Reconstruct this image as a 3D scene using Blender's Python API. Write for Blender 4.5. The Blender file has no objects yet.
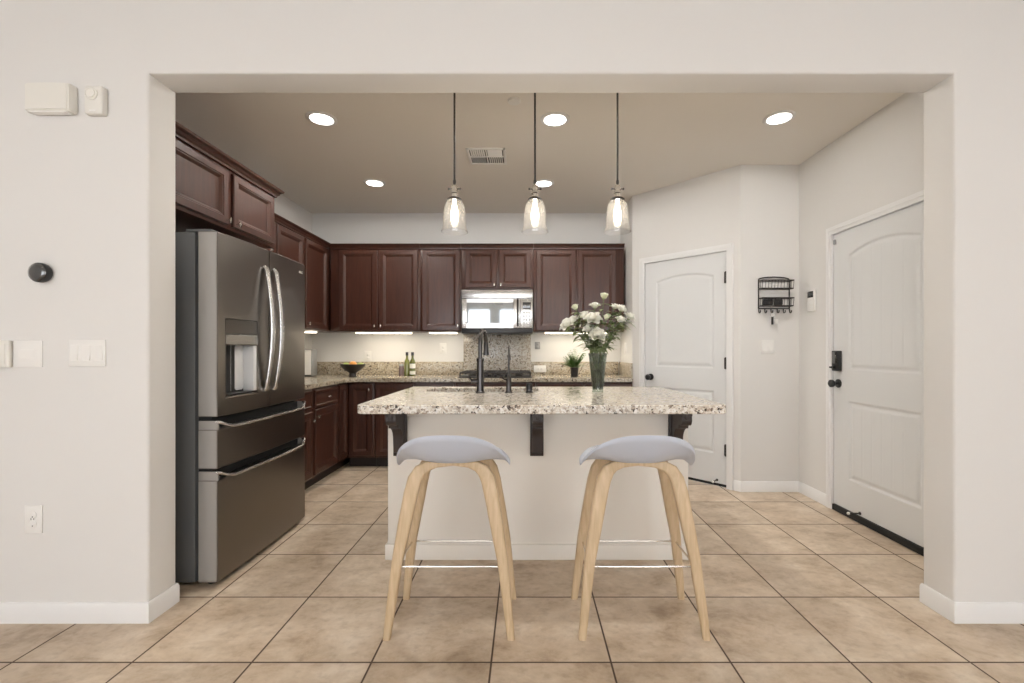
import bpy, bmesh, math, random
import numpy as np
from mathutils import Vector, Matrix
random.seed(7)
C = bpy.context.scene.collection
PI = math.pi

# ------------------------------------------------------------------ camera, world, exposure
sc = bpy.context.scene
FPX = 453.0
cam_d = bpy.data.cameras.new('camera'); cam = bpy.data.objects.new('camera', cam_d); C.objects.link(cam)
cam.location = (0, 0, 1.2); cam.rotation_euler = (PI/2, 0, 0)
cam_d.sensor_width = 36; cam_d.sensor_fit = 'HORIZONTAL'; cam_d.lens = FPX/1024*36
cam_d.shift_x = -14.0/1024; cam_d.shift_y = 8.5/1024; cam_d.clip_start = 0.05
sc.camera = cam
sc.view_settings.view_transform = 'Standard'; sc.view_settings.look = 'None'
sc.view_settings.gamma = 1.0; sc.view_settings.use_curve_mapping = False
sc.view_settings.exposure = 0.10
sc.cycles.max_bounces = 10; sc.cycles.diffuse_bounces = 6; sc.cycles.glossy_bounces = 5
sc.cycles.transparent_max_bounces = 16; sc.cycles.transmission_bounces = 8
sc.cycles.caustics_reflective = False; sc.cycles.caustics_refractive = False
sc.cycles.sample_clamp_indirect = 4.0; sc.cycles.sample_clamp_direct = 7.0
sc.cycles.use_denoising = True
w = bpy.data.worlds.new('sky'); sc.world = w; w.use_nodes = True
bg = w.node_tree.nodes['Background']; bg.inputs[0].default_value = (0.93, 0.96, 1.0, 1); bg.inputs[1].default_value = 6.7

LAMP = 245.0      # recessed downlights
CEIL = 2.77
YF, YB = 2.0, 2.163          # partition with the wide opening
XL, XR = -1.668, 1.893        # opening jambs
ZO = 2.423
KL, KR, KB = -2.46, 2.316, 5.2
RX0, RX1, RY0 = -3.7, 3.7, -3.5   # living room the camera stands in

# ------------------------------------------------------------------ materials
def nodes(m): return m.node_tree.nodes, m.node_tree.links
def mat(name, col, rough=0.5, metal=0.0, coat=0.0, emit=None, estr=0.0, spec=0.5, bump=0.0, bscale=60, aniso=0.0):
    m = bpy.data.materials.new(name); m.use_nodes = True
    n, l = nodes(m); b = n['Principled BSDF']
    b.inputs['Base Color'].default_value = (*col, 1); b.inputs['Roughness'].default_value = rough
    b.inputs['Metallic'].default_value = metal; b.inputs['Coat Weight'].default_value = coat
    b.inputs['Coat Roughness'].default_value = 0.08
    b.inputs['Specular IOR Level'].default_value = spec
    if emit: b.inputs['Emission Color'].default_value = (*emit, 1); b.inputs['Emission Strength'].default_value = estr
    if aniso: b.inputs['Anisotropic'].default_value = aniso
    if bump:
        tc = n.new('ShaderNodeTexCoord'); nz = n.new('ShaderNodeTexNoise'); bp = n.new('ShaderNodeBump')
        nz.inputs['Scale'].default_value = bscale; nz.inputs['Detail'].default_value = 4
        bp.inputs['Strength'].default_value = bump; bp.inputs['Distance'].default_value = 0.004
        l.new(tc.outputs['Object'], nz.inputs['Vector']); l.new(nz.outputs['Fac'], bp.inputs['Height']); l.new(bp.outputs['Normal'], b.inputs['Normal'])
    return m
def ramp(n, stops):
    r = n.new('ShaderNodeValToRGB'); e = r.color_ramp.elements
    while len(e) > 1: e.remove(e[-1])
    e[0].position = stops[0][0]; e[0].color = (*stops[0][1], 1)
    for p, c in stops[1:]:
        x = e.new(p); x.color = (*c, 1)
    return r
def petal_mat(name, col):
    m = mat(name, col, .55); n, l = nodes(m)
    tl = n.new('ShaderNodeBsdfTranslucent'); tl.inputs[0].default_value = (*col, 1); mx = n.new('ShaderNodeMixShader'); mx.inputs[0].default_value = .38
    l.new(n['Principled BSDF'].outputs[0], mx.inputs[1]); l.new(tl.outputs[0], mx.inputs[2]); l.new(mx.outputs[0], n['Material Output'].inputs[0])
    return m
def wood(name, c0, c1, scale=(14, 14, 1.2), rough=0.35, coat=0.3, det=5, bump=0.03):
    m = mat(name, c0, rough, coat=coat); n, l = nodes(m); b = n['Principled BSDF']
    tc = n.new('ShaderNodeTexCoord'); mp = n.new('ShaderNodeMapping'); nz = n.new('ShaderNodeTexNoise')
    mp.inputs['Scale'].default_value = scale; nz.inputs['Scale'].default_value = 3; nz.inputs['Detail'].default_value = det
    nz.inputs['Distortion'].default_value = 0.6
    r = ramp(n, [(0.32, c0), (0.68, c1)])
    l.new(tc.outputs['Object'], mp.inputs[0]); l.new(mp.outputs[0], nz.inputs['Vector']); l.new(nz.outputs['Fac'], r.inputs[0]); l.new(r.outputs[0], b.inputs['Base Color'])
    bp = n.new('ShaderNodeBump'); bp.inputs['Strength'].default_value = bump; bp.inputs['Distance'].default_value = 0.002
    l.new(nz.outputs['Fac'], bp.inputs['Height']); l.new(bp.outputs['Normal'], b.inputs['Normal'])
    return m
def granite(name, tone=1.0, warm=1.0, fs=1.0, rough=.10, spec=.75):
    m = mat(name, (.6, .5, .4), rough, coat=0.0, spec=spec); n, l = nodes(m); b = n['Principled BSDF']
    tc = n.new('ShaderNodeTexCoord')
    def vor(scale, stops):
        nz = n.new('ShaderNodeTexNoise'); nz.inputs['Scale'].default_value = scale*1.3
        mx = n.new('ShaderNodeVectorMath'); mx.operation = 'MULTIPLY_ADD'; mx.inputs[1].default_value = (.012,)*3
        l.new(tc.outputs['Object'], nz.inputs['Vector']); l.new(nz.outputs['Color'], mx.inputs[0]); l.new(tc.outputs['Object'], mx.inputs[2])
        v = n.new('ShaderNodeTexVoronoi'); v.inputs['Scale'].default_value = scale
        l.new(mx.outputs[0], v.inputs['Vector'])
        sp = n.new('ShaderNodeSeparateColor'); l.new(v.outputs['Color'], sp.inputs[0])
        r = ramp(n, stops); r.color_ramp.interpolation = 'CONSTANT'; l.new(sp.outputs[0], r.inputs[0]); return r, sp
    t = tone
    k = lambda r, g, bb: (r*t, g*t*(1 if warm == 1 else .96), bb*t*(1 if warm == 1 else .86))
    r1, _ = vor(62*fs, [(0, k(.74, .69, .61)), (.40, k(.56, .49, .41)), (.56, k(.84, .81, .76)), (.78, k(.40, .34, .28)), (.88, k(.20, .155, .125)), (.93, k(.05, .035, .03))])
    r2, s2 = vor(150*fs, [(0, k(.66, .58, .48)), (.5, k(.45, .37, .29)), (.75, k(.8, .77, .7)), (.9, k(.06, .045, .04))])
    mix = n.new('ShaderNodeMix'); mix.data_type = 'RGBA'
    th = n.new('ShaderNodeMath'); th.operation = 'GREATER_THAN'; th.inputs[1].default_value = 0.62
    l.new(s2.outputs[1], th.inputs[0]); l.new(th.outputs[0], mix.inputs[0])
    l.new(r1.outputs[0], mix.inputs[6]); l.new(r2.outputs[0], mix.inputs[7]); l.new(mix.outputs[2], b.inputs['Base Color'])
    return m
def thin_glass(name, tint=(1, 1, 1), refl=1.0, rough=0.02, glow_share=0.0):
    m = bpy.data.materials.new(name); m.use_nodes = True; n, l = nodes(m)
    n.remove(n['Principled BSDF']); out = n['Material Output']
    tr = n.new('ShaderNodeBsdfTransparent'); tr.inputs[0].default_value = (*tint, 1)
    gl = n.new('ShaderNodeBsdfGlossy'); gl.inputs['Roughness'].default_value = rough
    fr = n.new('ShaderNodeLayerWeight'); fr.inputs[0].default_value = .5
    pw = n.new('ShaderNodeMath'); pw.operation = 'POWER'; pw.inputs[1].default_value = 4
    mu = n.new('ShaderNodeMath'); mu.operation = 'MULTIPLY_ADD'; mu.inputs[1].default_value = .55*refl; mu.inputs[2].default_value = .05*refl; mu.use_clamp = True
    mx = n.new('ShaderNodeMixShader'); l.new(fr.outputs['Facing'], pw.inputs[0]); l.new(pw.outputs[0], mu.inputs[0]); l.new(mu.outputs[0], mx.inputs[0])
    l.new(gl.outputs[0], mx.inputs[2])
    if glow_share:      # white translucent share stands in for the bulb's halo
        tl = n.new('ShaderNodeBsdfTranslucent'); tl.inputs[0].default_value = (.95, .93, .9, 1)
        m2 = n.new('ShaderNodeMixShader'); m2.inputs[0].default_value = glow_share
        l.new(tr.outputs[0], m2.inputs[1]); l.new(tl.outputs[0], m2.inputs[2]); l.new(m2.outputs[0], mx.inputs[1])
    else: l.new(tr.outputs[0], mx.inputs[1])
    l.new(mx.outputs[0], out.inputs[0])
    return m
def tile_floor():
    m = mat('travertine tile', (.5, .4, .3), 0.32, spec=0.4); n, l = nodes(m); b = n['Principled BSDF']
    g = n.new('ShaderNodeNewGeometry'); sx = n.new('ShaderNodeSeparateXYZ'); l.new(g.outputs['Position'], sx.inputs[0])
    def math_(op, a, bv):
        x = n.new('ShaderNodeMath'); x.operation = op
        for i, s in enumerate((a, bv)):
            if s is None: continue
            if isinstance(s, (int, float)): x.inputs[i].default_value = s
            else: l.new(s, x.inputs[i])
        return x.outputs[0]
    S = 0.46; masks = []; cells = []
    for i, off in ((0, -0.1335), (1, 1.740)):
        q = math_('DIVIDE', math_('SUBTRACT', sx.outputs[i], off), S)
        fl = math_('FLOOR', q, None); cells.append(fl)
        f = math_('SUBTRACT', q, fl)
        masks.append(math_('MINIMUM', f, math_('SUBTRACT', 1.0, f)))
    d = math_('MULTIPLY', math_('MINIMUM', masks[0], masks[1]), S)     # distance to the nearest joint, metres
    gm = n.new('ShaderNodeMapRange'); gm.inputs[1].default_value = 0.0026; gm.inputs[2].default_value = 0.0048
    l.new(d, gm.inputs[0])
    cv = n.new('ShaderNodeCombineXYZ'); l.new(cells[0], cv.inputs[0]); l.new(cells[1], cv.inputs[1])
    wn = n.new('ShaderNodeTexWhiteNoise'); wn.noise_dimensions = '3D'; l.new(cv.outputs[0], wn.inputs['Vector'])
    off = n.new('ShaderNodeVectorMath'); off.operation = 'MULTIPLY_ADD'; off.inputs[1].default_value = (9, 9, 9)
    l.new(wn.outputs['Color'], off.inputs[0]); l.new(g.outputs['Position'], off.inputs[2])
    mp = n.new('ShaderNodeMapping'); mp.inputs['Scale'].default_value = (1.0, 1.25, 1.0); l.new(off.outputs[0], mp.inputs[0])
    nz = n.new('ShaderNodeTexNoise'); nz.inputs['Scale'].default_value = 4.6; nz.inputs['Detail'].default_value = 9; nz.inputs['Roughness'].default_value = .68; nz.inputs['Distortion'].default_value = .25
    l.new(mp.outputs[0], nz.inputs['Vector'])
    r = ramp(n, [(.30, (.36, .265, .18)), (.43, (.52, .41, .30)), (.54, (.605, .495, .38)), (.67, (.70, .60, .485))]); l.new(nz.outputs['Fac'], r.inputs[0])
    n2 = n.new('ShaderNodeTexNoise'); n2.inputs['Scale'].default_value = 26; n2.inputs['Detail'].default_value = 6; l.new(mp.outputs[0], n2.inputs['Vector'])
    r2 = ramp(n, [(.3, (.86, .84, .82)), (.5, (1, 1, 1)), (.72, (1.0, .99, .97))]); l.new(n2.outputs['Fac'], r2.inputs[0])
    mm = n.new('ShaderNodeMix'); mm.data_type = 'RGBA'; mm.blend_type = 'MULTIPLY'; mm.inputs[0].default_value = 1
    l.new(r.outputs[0], mm.inputs[6]); l.new(r2.outputs[0], mm.inputs[7])
    hv = n.new('ShaderNodeMapRange'); hv.inputs[3].default_value = .9; hv.inputs[4].default_value = 1.06; l.new(wn.outputs['Value'], hv.inputs[0])
    hs = n.new('ShaderNodeHueSaturation'); l.new(hv.outputs[0], hs.inputs['Value']); l.new(mm.outputs[2], hs.inputs['Color'])
    mx = n.new('ShaderNodeMix'); mx.data_type = 'RGBA'; mx.inputs[6].default_value = (.085, .055, .038, 1)
    l.new(gm.outputs[0], mx.inputs[0]); l.new(hs.outputs[0], mx.inputs[7]); l.new(mx.outputs[2], b.inputs['Base Color'])
    rr = n.new('ShaderNodeMapRange'); rr.inputs[3].default_value = .8; rr.inputs[4].default_value = .34; l.new(gm.outputs[0], rr.inputs[0]); l.new(rr.outputs[0], b.inputs['Roughness'])
    bp = n.new('ShaderNodeBump'); bp.inputs['Strength'].default_value = .35; bp.inputs['Distance'].default_value = .002
    l.new(gm.outputs[0], bp.inputs['Height']); l.new(bp.outputs[0], b.inputs['Normal'])
    return m

M = dict(
    wall=mat('warm white paint', (.715, .705, .69), .75, bump=.05, bscale=90),
    ceil=mat('ceiling paint', (.80, .765, .715), .85, bump=.05, bscale=90),
    trim=mat('white trim paint', (.80, .80, .80), .4),
    door=mat('white door paint', (.69, .70, .705), .38),
    floor=tile_floor(),
    cab=wood('espresso cherry', (.040, .0138, .0088), (.060, .0215, .0130), rough=.31, coat=.04),
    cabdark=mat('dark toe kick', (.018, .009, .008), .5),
    corbel=wood('dark corbel wood', (.028, .019, .017), (.040, .028, .025), rough=.5, coat=0),
    granite=granite('speckled granite', .98),
    granite_shaded=granite('shaded granite copy', .58, .9, 1.25, .2, .5),  # same stone as the island, its dimmer light put into the tone
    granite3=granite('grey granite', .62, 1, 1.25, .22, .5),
    steel=mat('brushed stainless', (.235, .213, .193), .30, 1.0, bump=.0),
    steel2=mat('bright stainless', (.66, .655, .65), .24, 1.0),
    chrome=mat('polished chrome', (.80, .80, .80), .1, 1.0),
    nickel=mat('brushed nickel', (.72, .69, .64), .24, 1.0),
    steeld=mat('dark stainless', (.13, .12, .11), .3, 1.0),
    steel3=mat('mid stainless', (.26, .25, .24), .25, 1.0),
    lit_side=mat('window-lit side', (.40, .38, .355), .45, .35),  # paler than the fronts: window light painted into the sides
    mwglass=mat('mirrored oven glass', (.36, .39, .41), .04, .75, coat=1.0),
    fside=mat('grey fridge side', (.12, .125, .13), .42),
    black=mat('black plastic', (.012, .012, .013), .32),
    rubber=mat('black rubber', (.008, .008, .008), .7),
    bronze=mat('oil rubbed bronze', (.075, .07, .07), .25, .9),
    darkglass=mat('dark glossy glass', (.012, .014, .016), .03, 0, coat=1.0, spec=1.0),
    oak=wood('pale oak', (.50, .37, .225), (.62, .475, .315), scale=(20, 20, 1.6), rough=.5, coat=0, bump=.04),
    shell=mat('pale grey shell', (.53, .575, .67), .40),
    plate=mat('white plastic', (.80, .79, .77), .35),
    plate2=mat('cream device plastic', (.76, .745, .70), .4),
    paper=mat('white paper label', (.82, .82, .76), .6),
    islandw=mat('island painted panel', (.78, .745, .69), .7, bump=.04, bscale=90),
    sink=mat('sink steel', (.75, .75, .74), .25, 1.0),
    cord=mat('dark cord', (.03, .024, .02), .5),
    petal=petal_mat('white petal', (.94, .94, .89)),
    petalc=petal_mat('creamy petal', (.90, .91, .78)),
    pollen=mat('yellow stamens', (.70, .55, .12), .6),
    leaf=mat('leaf green', (.22, .275, .125), .42),
    leaf2=mat('fresh green', (.15, .26, .075), .45),
    stem=mat('stem green', (.07, .11, .035), .5),
    olive=mat('olive bottle glass', (.10, .11, .02), .06, coat=1.0),
    olivel=mat('pale green bottle glass', (.17, .18, .04), .06, coat=1.0),
    jar=mat('plum grey jar', (.14, .10, .10), .15),
    orange=mat('orange peel', (.72, .30, .06), .45, bump=.3, bscale=200),
    lime=mat('green fruit skin', (.30, .36, .09), .4),
    bowl=mat('dark turned wood', (.010, .006, .005), .42),
    pot=mat('black pot', (.022, .02, .022), .4),
    soil=mat('soil', (.03, .02, .014), .9),
    iron=mat('black wire', (.022, .018, .016), .4),
    lamp=mat('lamp lens', (1, .97, .92), .4, emit=(1, .96, .90), estr=LAMP),
    fill_lamp=mat('added fill lamp lens', (1, .97, .92), .4, emit=(1, .93, .84), estr=45),  # lens of the fill lamps added out of view
    bulb=mat('bulb glow', (1, .9, .7), .4, emit=(1, .88, .70), estr=75.0),
    under=mat('under cabinet diffuser', (1, .95, .85), .4, emit=(1, .89, .71), estr=18.0),
    glass=thin_glass('clear glass', (.98, .98, .98), 1.8, glow_share=.055),
    vglass=thin_glass('vase glass', (.66, .70, .67), 1.3),
    vent=mat('vent white', (.84, .83, .81), .5),
    dark=mat('dark cavity', (.02, .02, .02), .8),
    greyp=mat('grey outlet plastic', (.25, .25, .25), .4),
    dwhite=mat('dispenser light grey', (.72, .73, .74), .3),
    metalw=mat('grey metal', (.36, .37, .38), .35, .6),
    beige=mat('beige ceramic', (.42, .32, .2), .4),
)

# ------------------------------------------------------------------ mesh helpers
class MB:
    def __init__(s): s.bm = bmesh.new()
    def _merge(s, t):
        me = bpy.data.meshes.new('tmp'); t.to_mesh(me); t.free(); s.bm.from_mesh(me); bpy.data.meshes.remove(me); return s
    def box(s, x0, x1, y0, y1, z0, z1, bev=0.0, seg=2):
        t = bmesh.new(); bmesh.ops.create_cube(t, size=1)
        for v in t.verts: v.co = Vector(((x0+x1)/2+v.co.x*(x1-x0), (y0+y1)/2+v.co.y*(y1-y0), (z0+z1)/2+v.co.z*(z1-z0)))
        if bev: bmesh.ops.bevel(t, geom=t.edges[:], offset=bev, segments=seg, affect='EDGES', profile=.5)
        return s._merge(t)
    def prism(s, pts, axis, a, b, bev=0.0):
        """polygon extruded from a to b along axis (0,1,2); pts hold the two other coordinates in order"""
        def co(p, d):
            c = list(p); c.insert(axis, d); return c
        t = bmesh.new(); v0 = [t.verts.new(co(p, a)) for p in pts]; v1 = [t.verts.new(co(p, b)) for p in pts]; n = len(pts)
        t.faces.new(v0); t.faces.new(v1[::-1])
        for i in range(n): t.faces.new([v0[i], v1[i], v1[(i+1) % n], v0[(i+1) % n]][::-1])
        bmesh.ops.recalc_face_normals(t, faces=t.faces[:])
        if bev:
            es = [e for e in t.edges if e.calc_face_angle(0) > .6]
            bmesh.ops.bevel(t, geom=es, offset=bev, segments=2, affect='EDGES')
        return s._merge(t)
    def lathe(s, prof, seg=24, c=(0, 0, 0), axis='z', cap=True):
        bm = s.bm; rings = []
        def P(r, z, a):
            x, y = r*math.cos(a), r*math.sin(a)
            if axis == 'z': q = (x, y, z)
            elif axis == 'y': q = (x, -z, y)     # z runs towards -y
            elif axis == '-x': q = (-z, x, y)
            else: q = (z, x, y)
            return (c[0]+q[0], c[1]+q[1], c[2]+q[2])
        for r, z in prof: rings.append([bm.verts.new(P(max(r, 1e-5), z, 2*PI*i/seg)) for i in range(seg)])
        fs = []
        for a, b in zip(rings, rings[1:]):
            for i in range(seg): fs.append(bm.faces.new((a[i], a[(i+1) % seg], b[(i+1) % seg], b[i])))
        if cap: fs.append(bm.faces.new(rings[0][::-1])); fs.append(bm.faces.new(rings[-1]))
        bmesh.ops.recalc_face_normals(bm, faces=fs)
        return s
    def tube(s, pts, r, seg=10, closed=False, sx=1.0):
        pts = [Vector(p) for p in pts]; n = len(pts)
        rs = r if isinstance(r, (list, tuple)) else [r]*n
        bm = s.bm; rings = []; up = None
        for i, p in enumerate(pts):
            a = pts[(i-1) % n] if (closed or i > 0) else p; b = pts[(i+1) % n] if (closed or i < n-1) else p
            t = (b-a).normalized()
            if up is None: up = Vector((0, 0, 1)) if abs(t.z) < .9 else Vector((0, 1, 0))
            u = t.cross(up).normalized(); v = u.cross(t).normalized(); up = v
            rings.append([bm.verts.new(p+u*(rs[i]*sx*math.cos(2*PI*k/seg))+v*(rs[i]*math.sin(2*PI*k/seg))) for k in range(seg)])
        fs = []
        rng = range(n) if closed else range(n-1)
        for i in rng:
            a, b = rings[i], rings[(i+1) % n]
            for k in range(seg): fs.append(bm.faces.new((a[k], a[(k+1) % seg], b[(k+1) % seg], b[k])))
        if not closed: fs.append(bm.faces.new(rings[0][::-1])); fs.append(bm.faces.new(rings[-1]))
        bmesh.ops.recalc_face_normals(bm, faces=fs)
        return s
    def ring_panel(s, x0, x1, z0, z1, prof, y0=0.0):
        """rectangular front built from concentric rings; prof: (inset, y) from the back edge inwards"""
        bm = s.bm; rings = []
        for d, y in prof:
            rings.append([bm.verts.new(c) for c in ((x0+d, y0+y, z0+d), (x1-d, y0+y, z0+d), (x1-d, y0+y, z1-d), (x0+d, y0+y, z1-d))])
        fs = []
        for a, b in zip(rings, rings[1:]):
            for i in range(4): fs.append(bm.faces.new((a[i], a[(i+1) % 4], b[(i+1) % 4], b[i])))
        fs.append(bm.faces.new(rings[-1])); fs.append(bm.faces.new(rings[0][::-1]))
        bmesh.ops.recalc_face_normals(bm, faces=fs)
        return s
    def bowbox(s, x0, x1, z0, z1, y1, W, bow, n=10, y0=0.0, zc=0.006):
        bm = s.bm; f = lambda x: y0-bow*(1-(2*x/W-1)**2)
        xs = [x0+(x1-x0)*i/n for i in range(n+1)]; rows = []
        for x in xs:
            y = f(x); rows.append([bm.verts.new(c) for c in ((x, y1, z0), (x, y+zc, z0), (x, y, z0+zc), (x, y, z1-zc), (x, y+zc, z1), (x, y1, z1))])
        fs = []
        for a, b in zip(rows, rows[1:]):
            for k in range(6): fs.append(bm.faces.new((a[k], a[(k+1) % 6], b[(k+1) % 6], b[k])))
        fs.append(bm.faces.new(rows[0])); fs.append(bm.faces.new(rows[-1][::-1]))
        bmesh.ops.recalc_face_normals(bm, faces=fs); return s
    def sphere(s, c, r, sc=(1, 1, 1), u=20, v=12):
        t = bmesh.new(); bmesh.ops.create_uvsphere(t, u_segments=u, v_segments=v, radius=1)
        for q in t.verts: q.co = Vector((c[0]+q.co.x*r*sc[0], c[1]+q.co.y*r*sc[1], c[2]+q.co.z*r*sc[2]))
        return s._merge(t)
    def xf(s, mtx): bmesh.ops.transform(s.bm, matrix=mtx, verts=s.bm.verts[:]); return s
    def build(s, name, m, parent=None, ang=35, loc=None, rz=0):
        me = bpy.data.meshes.new(name); s.bm.to_mesh(me); s.bm.free()
        me.materials.append(M[m] if isinstance(m, str) else m)
        me.polygons.foreach_set('use_smooth', [True]*len(me.polygons)); me.set_sharp_from_angle(angle=math.radians(ang))
        o = bpy.data.objects.new(name, me); C.objects.link(o)
        if parent: o.parent = parent
        if loc: o.location = loc
        if rz: o.rotation_euler[2] = rz
        return o
def grid_obj(name, V, nu, nv, m, parent=None, closed=False):
    F = []
    for i in range(nu-1):
        for j in range(nv-1): F.append((i*nv+j, i*nv+j+1, (i+1)*nv+j+1, (i+1)*nv+j))
    me = bpy.data.meshes.new(name); me.from_pydata([tuple(p) for p in V], [], F); me.materials.append(M[m])
    me.polygons.foreach_set('use_smooth', [True]*len(me.polygons))
    o = bpy.data.objects.new(name, me); C.objects.link(o)
    if parent: o.parent = parent
    return o
def tag(o, label, cat, group=None, kind=None):
    o['label'] = label; o['category'] = cat
    if group: o['group'] = group
    if kind: o['kind'] = kind
    return o
def thing(name, label, cat, loc=(0, 0, 0), rz=0, group=None, kind=None):
    o = bpy.data.objects.new(name, None); C.objects.link(o); o.location = loc; o.rotation_euler = (0, 0, rz); o.empty_display_size = .05
    return tag(o, label, cat, group, kind)
def copy_tree(o, parent=None):
    c = o.copy(); C.objects.link(c)
    if parent: c.parent = parent
    for ch in list(o.children): copy_tree(ch, c)
    return c

# ------------------------------------------------------------------ the setting
def struct(o, label, cat): return tag(o, label, cat, kind='structure')
struct(MB().box(RX0-.1, RX1+.1, RY0-.1, KB+.1, -.1, 0).build('floor', 'floor'), 'beige travertine-look square floor tiles with thin dark joints', 'floor')
struct(MB().box(RX0-.1, RX1+.1, RY0-.1, KB+.1, CEIL, CEIL+.1).build('ceiling', 'ceil'), 'flat beige-white ceiling with recessed lights', 'ceiling')

# partition with the wide opening: one mesh, softly rounded opening edges
def partition():
    bm = bmesh.new()
    pts = [(RX0, 0), (XL, 0), (XL, ZO), (XR, ZO), (XR, 0), (RX1, 0), (RX1, CEIL), (RX0, CEIL)]
    a = [bm.verts.new((x, YF, z)) for x, z in pts]; b = [bm.verts.new((x, YB, z)) for x, z in pts]
    for r, fl in ((a, 1), (b, -1)):
        for q in ((0, 1, 2, 7), (7, 2, 3, 6), (6, 3, 4, 5)):
            f = [r[i] for i in q]; bm.faces.new(f if fl == 1 else f[::-1])
    for i in range(8): bm.faces.new((a[i], b[i], b[(i+1) % 8], a[(i+1) % 8]))
    bmesh.ops.recalc_face_normals(bm, faces=bm.faces[:])
    es = [e for e in bm.edges if abs(e.verts[0].co.y-e.verts[1].co.y) < 1e-4 and all(min(abs(v.co.x-XL), abs(v.co.x-XR)) < 1e-4 and v.co.z <= ZO+1e-4 for v in e.verts)]
    bmesh.ops.bevel(bm, geom=es, offset=.012, segments=4, affect='EDGES', profile=.5)
    m = MB(); m.bm.free(); m.bm = bm
    return m.build('wall_front', 'wall', ang=50)
struct(partition(), 'white partition wall with a wide square opening into the kitchen', 'wall')

def wall(name, p0, p1, label, hole=None, th=.1):
    """wall whose room face runs p0->p1, thickness on the right-hand side; hole=(t0,t1,z) in metres along it"""
    p0 = Vector((*p0, 0)); p1 = Vector((*p1, 0)); L = (p1-p0).length; u = (p1-p0)/L
    m = MB()
    if hole:
        t0, t1, zt = hole
        m.box(0, t0, -th, 0, 0, CEIL); m.box(t1, L, -th, 0, 0, CEIL); m.box(t0, t1, -th, 0, zt, CEIL)
    else: m.box(0, L, -th, 0, 0, CEIL)
    o = m.build(name, 'wall'); o.location = p0; o.rotation_euler[2] = math.atan2(u.y, u.x)
    return struct(o, label, 'wall')
# room faces on the left of the running direction
PA, PB = Vector((1.82, 3.84)), Vector((1.085, 4.62))      # angled pantry wall
PL = (PB-PA).length
PD0, PD1 = .115, .925                                      # pantry door along it
ED0, ED1 = 2.50, 3.415                                     # entry door along Y
wall('wall_left', (KL, KB), (KL, YB), 'white kitchen wall behind the refrigerator and left cabinets')
wall('wall_back', (1.085, KB), (KL, KB), 'cream back wall of the kitchen behind the upper cabinets')
wall('wall_return', (1.085, 4.62), (1.085, KB), 'narrow white return wall at the end of the back counter')
wall('wall_pantry', PA, PB, 'angled white wall holding the pantry door', hole=(PD0-.005, PD1+.005, 2.062))
wall('wall_rack', (KR, 3.84), (1.82, 3.84), 'short white wall carrying the wire key rack')
wall('wall_right', (KR, YB), (KR, 3.84), 'white kitchen wall holding the entry door', hole=(ED0-YB-.005, ED1-YB+.005, 2.072))
wall('wall_living_left', (RX0, YF), (RX0, RY0), 'white living room wall out of frame on the left')
wall('wall_living_right', (RX1, RY0), (RX1, YF), 'white living room wall out of frame on the right')
# window wall behind the camera
wins = [(-3.2, -2.0), (-1.72, -1.02), (-.80, -.26), (.45, 1.5), (1.75, 2.8)]
m = MB(); x = RX0
for a, b in wins:
    m.box(x, a, RY0-.12, RY0, 0, CEIL); m.box(a, b, RY0-.12, RY0, 0, .25); m.box(a, b, RY0-.12, RY0, 2.42, CEIL); x = b
m.box(x, RX1, RY0-.12, RY0, 0, CEIL)
struct(m.build('wall_window', 'wall'), 'window wall of the living room behind the camera', 'wall')
for i, (a, b) in enumerate(wins):
    f = MB()
    for q in ((a, a+.05, .25, 2.42), (b-.05, b, .25, 2.42), (a, b, .25, .30), (a, b, 2.37, 2.42), (a, b, 1.30, 1.34)): f.box(q[0], q[1], RY0-.09, RY0-.03, q[2], q[3])
    struct(f.build('window_%d' % (i+1), 'trim'), 'white framed living room window number %s along the wall behind the camera' % ('one', 'two', 'three', 'four', 'five')[i], 'window')
    pl = bpy.data.lights.new('window_portal', 'AREA'); pl.shape = 'RECTANGLE'; pl.size = b-a; pl.size_y = 2.17; pl.cycles.is_portal = True
    po = bpy.data.objects.new('window_portal', pl); C.objects.link(po); po.location = ((a+b)/2, RY0-.13, 1.335); po.rotation_euler = (PI/2, 0, PI)

# baseboards: profile swept along a polyline
def baseboard(name, pts, label, h=.088, t=.014):
    m = MB(); prof = [(0, 0), (t, 0), (t, h-.012), (t*.45, h), (0, h)]
    P = [Vector((*p, 0)) for p in pts]; rows = []
    for i, p in enumerate(P):
        d0 = (P[i]-P[i-1]).normalized() if i > 0 else None; d1 = (P[i+1]-P[i]).normalized() if i < len(P)-1 else None
        n0 = Vector((-d0.y, d0.x, 0)) if d0 else None; n1 = Vector((-d1.y, d1.x, 0)) if d1 else None
        if n0 and n1:
            nn = (n0+n1).normalized(); nn = nn/max(.3, nn.dot(n0))
        else: nn = n0 or n1
        rows.append([m.bm.verts.new(p+nn*a+Vector((0, 0, z))) for a, z in prof])
    fs = []
    for a, b in zip(rows, rows[1:]):
        for k in range(5): fs.append(m.bm.faces.new((a[k], a[(k+1) % 5], b[(k+1) % 5], b[k])))
    fs.append(m.bm.faces.new(rows[0])); fs.append(m.bm.faces.new(rows[-1][::-1]))
    bmesh.ops.recalc_face_normals(m.bm, faces=fs)
    return struct(m.build(name, 'trim'), label, 'baseboard')
baseboard('baseboard_left', [(XL, YB), (XL, YF), (RX0, YF)][::1], 'white baseboard wrapping the left pier of the opening')
baseboard('baseboard_right', [(RX1, YF), (XR, YF), (XR, YB)], 'white baseboard wrapping the right pier of the opening')
u = (PB-PA).normalized()
q0 = PA+u*(PD0-.06)
baseboard('baseboard_rack', [(KR, ED1+.06), (KR, 3.84), (1.82, 3.84), tuple(q0)], 'white baseboard below the key rack and beside the entry door')

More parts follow.
